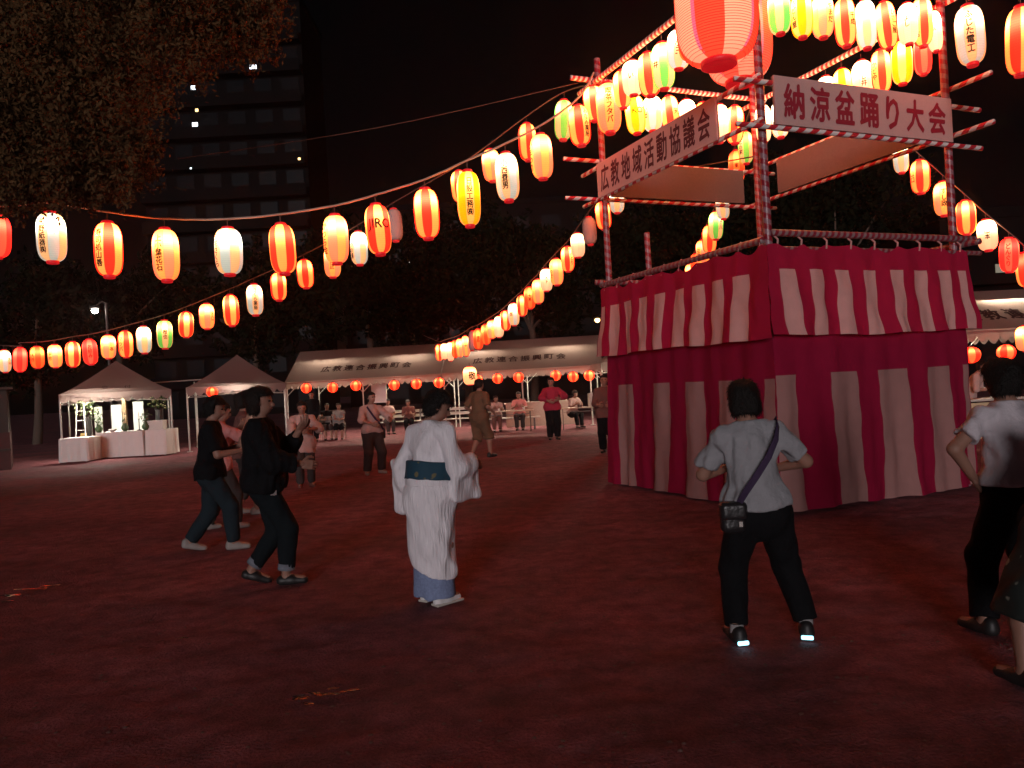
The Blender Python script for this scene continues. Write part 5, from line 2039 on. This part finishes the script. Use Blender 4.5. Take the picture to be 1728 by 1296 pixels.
make_person('person in brown behind the loose black top, only hair and shins showing', (hp2.x, hp2.y, 0), 70, 1.68,
            dict(pelvis=(0, 0, .86), lean=2, rfoot=(.10, .12, 0, 4), lfoot=(-.10, -.12, 0, -4), rhand=(.12, .33, 1.1), lhand=(-.12, .33, 1.1)),
            dict(hair='bob', top=dict(mat=BROWN, sleeve=1.2, hem=.46, loose=.025), bottom=dict(mat=GREY_TROUS, len=.62, loose=.015), shoe=SHOE_WHITE), .016)

# ---- farther dancers
gp = ground_at(516, 822)
make_person('person in a loose pale shirt over dark trousers, clapping near the tents', (gp.x, gp.y, 0), 160, 1.50,
            dict(pelvis=(0, 0, .76), rfoot=(.09, .02, 0, 8), lfoot=(-.11, -.04, 0, -8), rhand=(.06, .34, .98), lhand=(-.10, .30, 1.02), relb=(.9, -.2, -.5), lelb=(-.9, -.2, -.5), headpitch=10),
            dict(hair='full', top=dict(mat=PINK_SHIRT, sleeve=1.1, hem=.40, loose=.035, fold=.01), bottom=dict(mat=GREY_TROUS, loose=.016), shoe=BROWN), .017)
gp = ground_at(632, 800)
g2 = make_person('person in a pale shirt with a dark diagonal strap, facing the camera', (gp.x, gp.y, 0), 150, 1.60,
                 dict(pelvis=(0, 0, .81), rfoot=(.15, .02, 0, 16), lfoot=(-.15, .0, 0, -16), rhand=(.10, .32, .98), lhand=(-.26, .34, 1.05), relb=(1, -.2, -.3), lelb=(-.8, -.4, -.6), headyaw=-20),
                 dict(hair='full', top=dict(mat=PINK_SHIRT, sleeve=1.0, hem=.50, loose=.024), bottom=dict(mat=GREY_TROUS, loose=.026), shoe=SHOE_WHITE), .017)
M = g2['M']
sb = M @ Vector((-.20, -.02, .78))
bag2 = thing('cross_body_bag', 'dark bag on a diagonal strap worn over the pale shirt', 'bag', sb, -math.radians(150))
link('pouch', np_mesh('pouch', *Field().box((0, 0, 0), (.05, .10, .10), None, .03).mesh(.012)), LEATHER, bag2)
inv = Matrix.Rotation(math.radians(150), 4, 'Z') @ Matrix.Translation(-sb)
vs, fs = [], []
for i, p in enumerate([(-.18, .13, .86), (-.10, .168, .98), (.0, .172, 1.10), (.07, .145, 1.22), (.10, .06, 1.315), (.10, -.05, 1.30), (.0, -.165, 1.10), (-.17, -.12, .86)]):
    c = Vector(p)
    for dx, dz in ((-.014, .014), (.014, -.014)):
        vs.append(inv @ (M @ (c + Vector((dx, 0, dz)))))
for i in range(7):
    fs.append((2 * i, 2 * i + 1, 2 * i + 3, 2 * i + 2))
link('strap', MB().add(vs, fs).mesh('strap'), STRAP, bag2)

gp = ground_at(812, 773)
make_person('person in a beige shirt and shorts stepping away past the cream lantern', (gp.x, gp.y, 0), 40, 1.76,
            dict(pelvis=(0, 0, .89), lean=5, rfoot=(.10, .20, 0, 6), lfoot=(-.10, -.18, .02, -4, 14), rhand=(.28, .18, 1.0), lhand=(-.26, .14, .98)),
            dict(hair='short', top=dict(mat=BEIGE, sleeve=.95, hem=.47, loose=.035), bottom=dict(mat=BEIGE, len=.18, loose=.03, cuff=.05), shoe=SHOE_DARK), .018)
gp = ground_at(935, 742)
make_person('person in a red top and black trousers dancing in front of the tables tent', (gp.x, gp.y, 0), 175, 1.72,
            dict(pelvis=(0, 0, .87), rfoot=(.10, .0, 0, 10), lfoot=(-.10, .05, 0, -10), rhand=(.12, .34, 1.08), lhand=(-.14, .34, 1.12), relb=(1.2, -.1, -.2), lelb=(-1.2, -.1, -.2), headyaw=15),
            dict(hair='full', top=dict(mat=RED_TOP, sleeve=1.7, hem=.47, loose=.045), bottom=dict(mat=BLACK_CLOTH, loose=.028), shoe=SHOE_DARK), .018)
gp = ground_at(1026, 764)
make_person('person in brown clothes half hidden by the shaded stage curtain', (gp.x, gp.y, 0), 190, 1.68,
            dict(rhand=(.12, .32, 1.05), lhand=(-.12, .32, 1.05)),
            dict(hair='short', top=dict(mat=BROWN, sleeve=1.6, hem=.45, loose=.03), bottom=dict(mat=BLACK_CLOTH, loose=.02), shoe=SHOE_DARK), .018)
gp = ground_at(541, 742)
make_person('person in dark clothes standing beside the two seated women', (gp.x, 26.2, 0), 170, 1.72, {},
            dict(hair='short', top=dict(mat=BLACK_CLOTH, sleeve=1.7, hem=.46, loose=.03), bottom=dict(mat=BLACK_CLOTH, loose=.02), shoe=SHOE_DARK), .02)


def seated(x, d, yaw, H, label, top, bottom, hair='short', rh=(.12, .35, .72), lh=(-.12, .35, .72), sleeve=.7, lean=2):
    p = at(x, 700, d)
    make_person(label, (p.x, d, 0), yaw, H,
                dict(pelvis=(0, 0, .46 + .05), lean=lean, rfoot=(.10, .42, 0, 6), lfoot=(-.10, .40, 0, -6), rhand=rh, lhand=lh, knee=(0, .6, 1.0), headpitch=6),
                dict(hair=hair, top=dict(mat=top, sleeve=sleeve, hem=.28, loose=.02), bottom=bottom, shoe=SHOE_DARK), .02)


SK = dict(mat=BLACK_CLOTH, loose=.012, len=.3)
seated(552, 27.0, 165, 1.56, 'seated person in a dark sleeveless top beside the striped top', BLACK_CLOTH, dict(mat=GREY_TROUS, len=.3, loose=.012), 'short', sleeve=.3)
seated(572, 26.9, 172, 1.54, 'seated person in a grey top with hands clasped on the lap', cloth_mat('grey_top', (.22, .19, .17), 0, .3, 25), SK, 'short', (.04, .34, .70), (-.05, .34, .70), .35)
for x, lab in ((551, 'pipe chair under the person in the dark sleeveless top'), (572, 'pipe chair under the person in the grey top')):
    p = at(x, 700, 27.0)
    pipe_chair((p.x, 27.0, 0), PI, lab)
seated(655, 28.5, 160, 1.60, 'seated person in a pale shirt behind the diagonal strap', CREAM_SHIRT, dict(mat=GREY_TROUS, loose=.012))
seated(690, 28.5, 175, 1.55, 'seated person in dark clothes bending forward beside the yukata', BROWN, dict(mat=BLACK_CLOTH, loose=.012), lean=22)
seated(838, 26.5, 178, 1.50, 'seated person in a pale vest writing at the folding table', CREAM_SHIRT, dict(mat=BROWN, loose=.012), 'short', (.10, .42, .80), (-.12, .42, .80), .5, 16)
seated(877, 26.6, 182, 1.66, 'seated person in a rose shirt resting both arms on the folding table', ROSE, dict(mat=GREY_TROUS, loose=.012), 'short', (.12, .45, .82), (-.14, .45, .82), .8, 8)
seated(966, 26.1, 150, 1.60, 'seated person in a pale top behind the table with the white box', CREAM_SHIRT, dict(mat=BLACK_CLOTH, loose=.012), 'full', (.12, .42, .80), (-.12, .42, .80), .8, 20)
p = at(1634, 690, 15.9)
make_person('person in a pale shirt bending over the white counter beyond the stage', (p.x, 15.9, 0), 130, 1.60,
            dict(lean=26, rhand=(.16, .42, .95), lhand=(-.16, .42, .95)),
            dict(hair='short', top=dict(mat=PINK_SHIRT, sleeve=1.0, hem=.46, loose=.025), bottom=dict(mat=BLACK_CLOTH, loose=.02), shoe=SHOE_DARK), .02)

# ---------------------------------------------------------------- trees
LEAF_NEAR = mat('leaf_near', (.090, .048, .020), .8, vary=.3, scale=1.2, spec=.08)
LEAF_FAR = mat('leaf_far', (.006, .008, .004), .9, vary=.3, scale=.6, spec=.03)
BARK = mat('bark', (.09, .06, .045), .9, bump=.5, scale=14, vary=.25)


def leaf_mesh(clumps, per, size, seed, name, sub=9):
    r = np.random.default_rng(seed)
    Ps, Ns = [], []
    for c, rad in clumps:
        n = int(per * (rad ** 2))
        # twig centres spread over the clump, leaves gathered round them
        nt = max(6, n // sub)
        d = r.normal(size=(nt, 3)); d /= np.linalg.norm(d, axis=1)[:, None]
        tw = np.array(c) + d * rad * (r.uniform(.15, 1.0, (nt, 1)) ** .45) * (1 + .25 * np.sin(d[:, :1] * 7 + d[:, 1:2] * 5))
        q = np.repeat(tw, sub, 0) + r.normal(size=(nt * sub, 3)) * rad * .085
        Ps.append(q)
    Pp = np.concatenate(Ps)
    n = len(Pp)
    ax = r.normal(size=(n, 3)); ax[:, 2] -= .5
    ax /= np.linalg.norm(ax, axis=1)[:, None]
    b = np.cross(ax, r.normal(size=(n, 3))); b /= np.linalg.norm(b, axis=1)[:, None]
    s = size * r.uniform(.6, 1.35, (n, 1))
    V = np.stack([Pp - ax * s, Pp + b * s * .42, Pp + ax * s, Pp - b * s * .42], 1).reshape(-1, 3)
    F = np.arange(n * 4).reshape(n, 4)
    return np_mesh(name, V, F, False)


def limb(mb, a, b, ra, rb, bend, n=6):
    a, b = Vector(a), Vector(b)
    pts, rs = [], []
    for i in range(n + 1):
        t = i / n
        p = a.lerp(b, t) + Vector(bend) * math.sin(PI * t)
        pts.append(p); rs.append(ra + (rb - ra) * t)
    mb.tube(pts, rs, 8)


# big tree leaning into the picture at upper left
NT = [(60, 245, 105, 9.2), (150, 225, 100, 9.4), (195, 285, 62, 9.5), (95, 305, 52, 9.3), (22, 325, 45, 9.2), (150, 318, 36, 9.5), (200, 130, 85, 9.8), (325, 45, 82, 10.3), (415, 62, 55, 10.5),
      (440, 15, 48, 10.4), (300, 10, 95, 10.0), (100, 100, 130, 9.8), (0, 150, 140, 9.2), (235, 235, 32, 9.4), (-120, 250, 130, 9.3), (-150, 60, 180, 9.8), (120, -60, 150, 10.2), (330, -80, 120, 10.6), (-60, -120, 170, 10.0),
      (-280, 120, 160, 10.6), (-260, -80, 170, 11)]
root = Vector((-10.3, 10.6, 0))
t = thing('leafy_tree', 'large leafy tree overhanging the near lantern string', 'tree', root)
clumps = []
mb = MB()
limb(mb, (0, 0, -.1), (.2, -.1, 3.6), .30, .22, (.12, 0, 0))
for i, (x, y, rp_, d) in enumerate(NT):
    c = at(x, y, d) - root
    clumps.append((tuple(c), rp_ * d / FPX))
    if i % 2 == 0:
        limb(mb, (.2, -.1, 3.2 + .1 * (i % 5)), c, .09, .015, (0, 0, .35))
link('trunk', mb.mesh('trunk', True), BARK, t)
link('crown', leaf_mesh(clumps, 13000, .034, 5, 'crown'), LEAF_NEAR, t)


def far_tree(x, d, hgt, cr, label, seed):
    p = at(x, 700, d)
    r = np.random.default_rng(seed)
    t = thing('leafy_tree', label, 'tree', (p.x, d, 0), 0, 'dark trees behind the tents')
    mb = MB()
    limb(mb, (0, 0, -.1), (.1, 0, hgt * .55), .22, .12, (.15, 0, 0))
    cl = []
    for k in range(11):
        q = r.normal(size=3); q /= np.linalg.norm(q)
        c = np.array((0, 0, hgt * .68)) + q * cr * np.array((.75, .75, .55))
        cl.append((tuple(c), cr * r.uniform(.35, .6)))
        if k < 5:
            limb(mb, (.1, 0, hgt * .45), c, .08, .02, (0, 0, .2), 4)
    link('trunk', mb.mesh('trunk', True), BARK, t)
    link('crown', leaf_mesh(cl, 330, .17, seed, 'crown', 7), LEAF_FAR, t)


for i, (x, d, hh, cr, lab) in enumerate(((60, 36, 8.5, 3.0, 'dark tree behind the storage shed'), (200, 38, 10.5, 3.6, 'dark tree lit by the street lamp behind the altar tent'), (430, 37, 9.0, 3.2, 'dark tree behind the small pointed tent'),
                                         (625, 36, 9.5, 3.3, 'dark tree behind the spectators tent'), (790, 40, 10.5, 3.7, 'dark tree behind the cream lantern'), (900, 35.5, 9.0, 3.0, 'dark tree behind the tables tent'),
                                         (1130, 34, 10, 3.4, 'dark tree hidden behind the stage'), (1420, 33, 11, 4.0, 'dark tree behind the right half of the stage'))):
    far_tree(x, d, hh, cr, lab, 50 + i)

# ---------------------------------------------------------------- distant flats and lamps
FLAT = mat('night_concrete', (.007, .006, .006), .95, bump=.1, scale=2, vary=.1, spec=.03)
PANE = mat('dark_pane', (.004, .004, .005), .3, spec=.03)
LITW = emit('lit_window', (.80, .90, 1.0), 2.6)
LITY = emit('lit_window_warm', (1.0, .62, .25), 3.0)


def flats(x0, x1, d, floors, bays, fh, label, lit):
    """lit: list of (px, py, w, h, material)"""
    a, b = at(x0, 640, d), at(x1, 640, d)
    W = b.x - a.x
    t = thing('apartment_block', label, 'building', ((a.x + b.x) / 2, d, 0))
    Ht = floors * fh + 1
    link('wall', MB().box((0, 4, Ht / 2), (W, 8, Ht)).mesh('wall'), FLAT, t)
    slab = MB().box((0, -.55, 0), (W - .1, 1.1, .16)).box((0, -1.07, .55), (W - .12, .06, .95)).mesh('balcony')
    win = MB().box((0, 0, 0), (W / bays * .62, .05, fh * .66)).mesh('window')
    for fl in range(1, floors):
        link('balcony', slab, FLAT, t, (0, -.002, fl * fh))
    for fl in range(floors):
        for k in range(bays):
            link('window', win, PANE, t, (-W / 2 + W / bays * (k + .5), -.012, fl * fh + fh * .55))
    link('parapet', MB().box((0, 4, Ht + .3), (W + .3, 8.3, .6)).mesh('parapet'), FLAT, t)
    for px, py, w, h, m in lit:
        p = at(px, py, d - 1.25)
        link('lit_window', MB().box((0, 0, 0), (w, .06, h)).mesh('lit_window'), m, t, (p.x - (a.x + b.x) / 2, -1.25, p.z))
    return t


flats(262, 540, 72, 13, 6, 2.9, 'tall dark apartment block behind the overhanging tree', [(427, 113, .62, .36, LITW), (326, 148, .40, .36, LITW), (332, 186, .26, .26, LITY), (329, 210, .50, .36, LITW), (322, 284, .14, .14, LITW),
                                                                                         (505, 268, .22, .20, LITY)])
flats(590, 1135, 84, 7, 10, 2.9, 'long dark apartment block behind the long tents', [(687, 443, .50, .12, LITW), (718, 466, .14, .14, LITY), (1014, 448, .5, .10, LITW), (1088, 361, .44, .20, emit('lit_orange', (1.0, .5, .14), 3.5))])
flats(1600, 1900, 46, 3, 4, 3.0, 'dark building with a lit sill behind the tent beyond the stage', [(1703, 452, 1.6, .5, emit('lit_dim', (.30, .27, .20), .45))])


# thin haze added to imitate lens bloom round the lanterns
hz_m = bpy.data.materials.new('bloom_haze')
hz_m.use_nodes = True
hn, hl = nodes_of(hz_m)
hn.clear()
ho = hn.new('ShaderNodeOutputMaterial')
hv = hn.new('ShaderNodeVolumePrincipled')
hv.inputs['Density'].default_value = .0009
hv.inputs['Color'].default_value = (.95, .72, .76, 1)
hv.inputs['Anisotropy'].default_value = .82
hl.new(hv.outputs[0], ho.inputs['Volume'])
tag(link('bloom_haze_volume', MB().box((0, 70, 19.75), (700, 520, 42.5)).mesh('bloom_haze_volume'), hz_m), kind='stuff')
scene.cycles.volume_bounces = 0


def street_lamp(x, y, d, label, col, power):
    p = at(x, y, d)
    t = thing('street_lamp', label, 'street lamp', (p.x + .5, p.y, 0), 0, 'street lamps behind the tents')
    link('pole', MB().tube([(0, 0, 0), (0, 0, p.z + .3), (-.15, 0, p.z + .38), (-.42, 0, p.z + .22)], [.07, .05, .035, .03], 8).mesh('pole'), DARKPIPE, t)
    link('hood', MB().lathe([(.20, 0), (.16, .10), (.05, .14)], 12, (-.5, 0, p.z + .08)).mesh('hood'), DARKPIPE, t)
    link('bulb', MB().lathe([(.02, -.13), (.11, -.08), (.14, 0), (.10, .07)], 12, (-.5, 0, p.z)).mesh('bulb', True), emit('bulb_' + str(int(x)), col, power), t)


street_lamp(160, 524, 33.5, 'white street lamp shining through leaves above the altar tent', (1.0, .95, .85), 60)
street_lamp(1008, 540, 40, 'yellow street lamp beside the shaded stage curtain', (1.0, .60, .18), 14)
# poles that carry the outer ends of the strings, outside the picture
for p, hgt, lab in ((endA, 5.2, 'plain pole carrying the outer end of the near lantern string'), (endB, 5.0, 'plain pole carrying the outer end of the far lantern string'),
                    (at(2050, 40, 6.6), 5.6, 'plain pole carrying the outer end of the short outer string'), (at(1800, 490, 14.2), 4.6, 'plain pole at the low end of the string behind the right post')):
    t = thing('timber_pole', lab, 'pole', (p.x, p.y, 0))
    link('shaft', MB().tube([(0, 0, 0), (0, 0, max(hgt, p.z + .1))], [.07, .05], 8).mesh('shaft', True), WOOD, t)
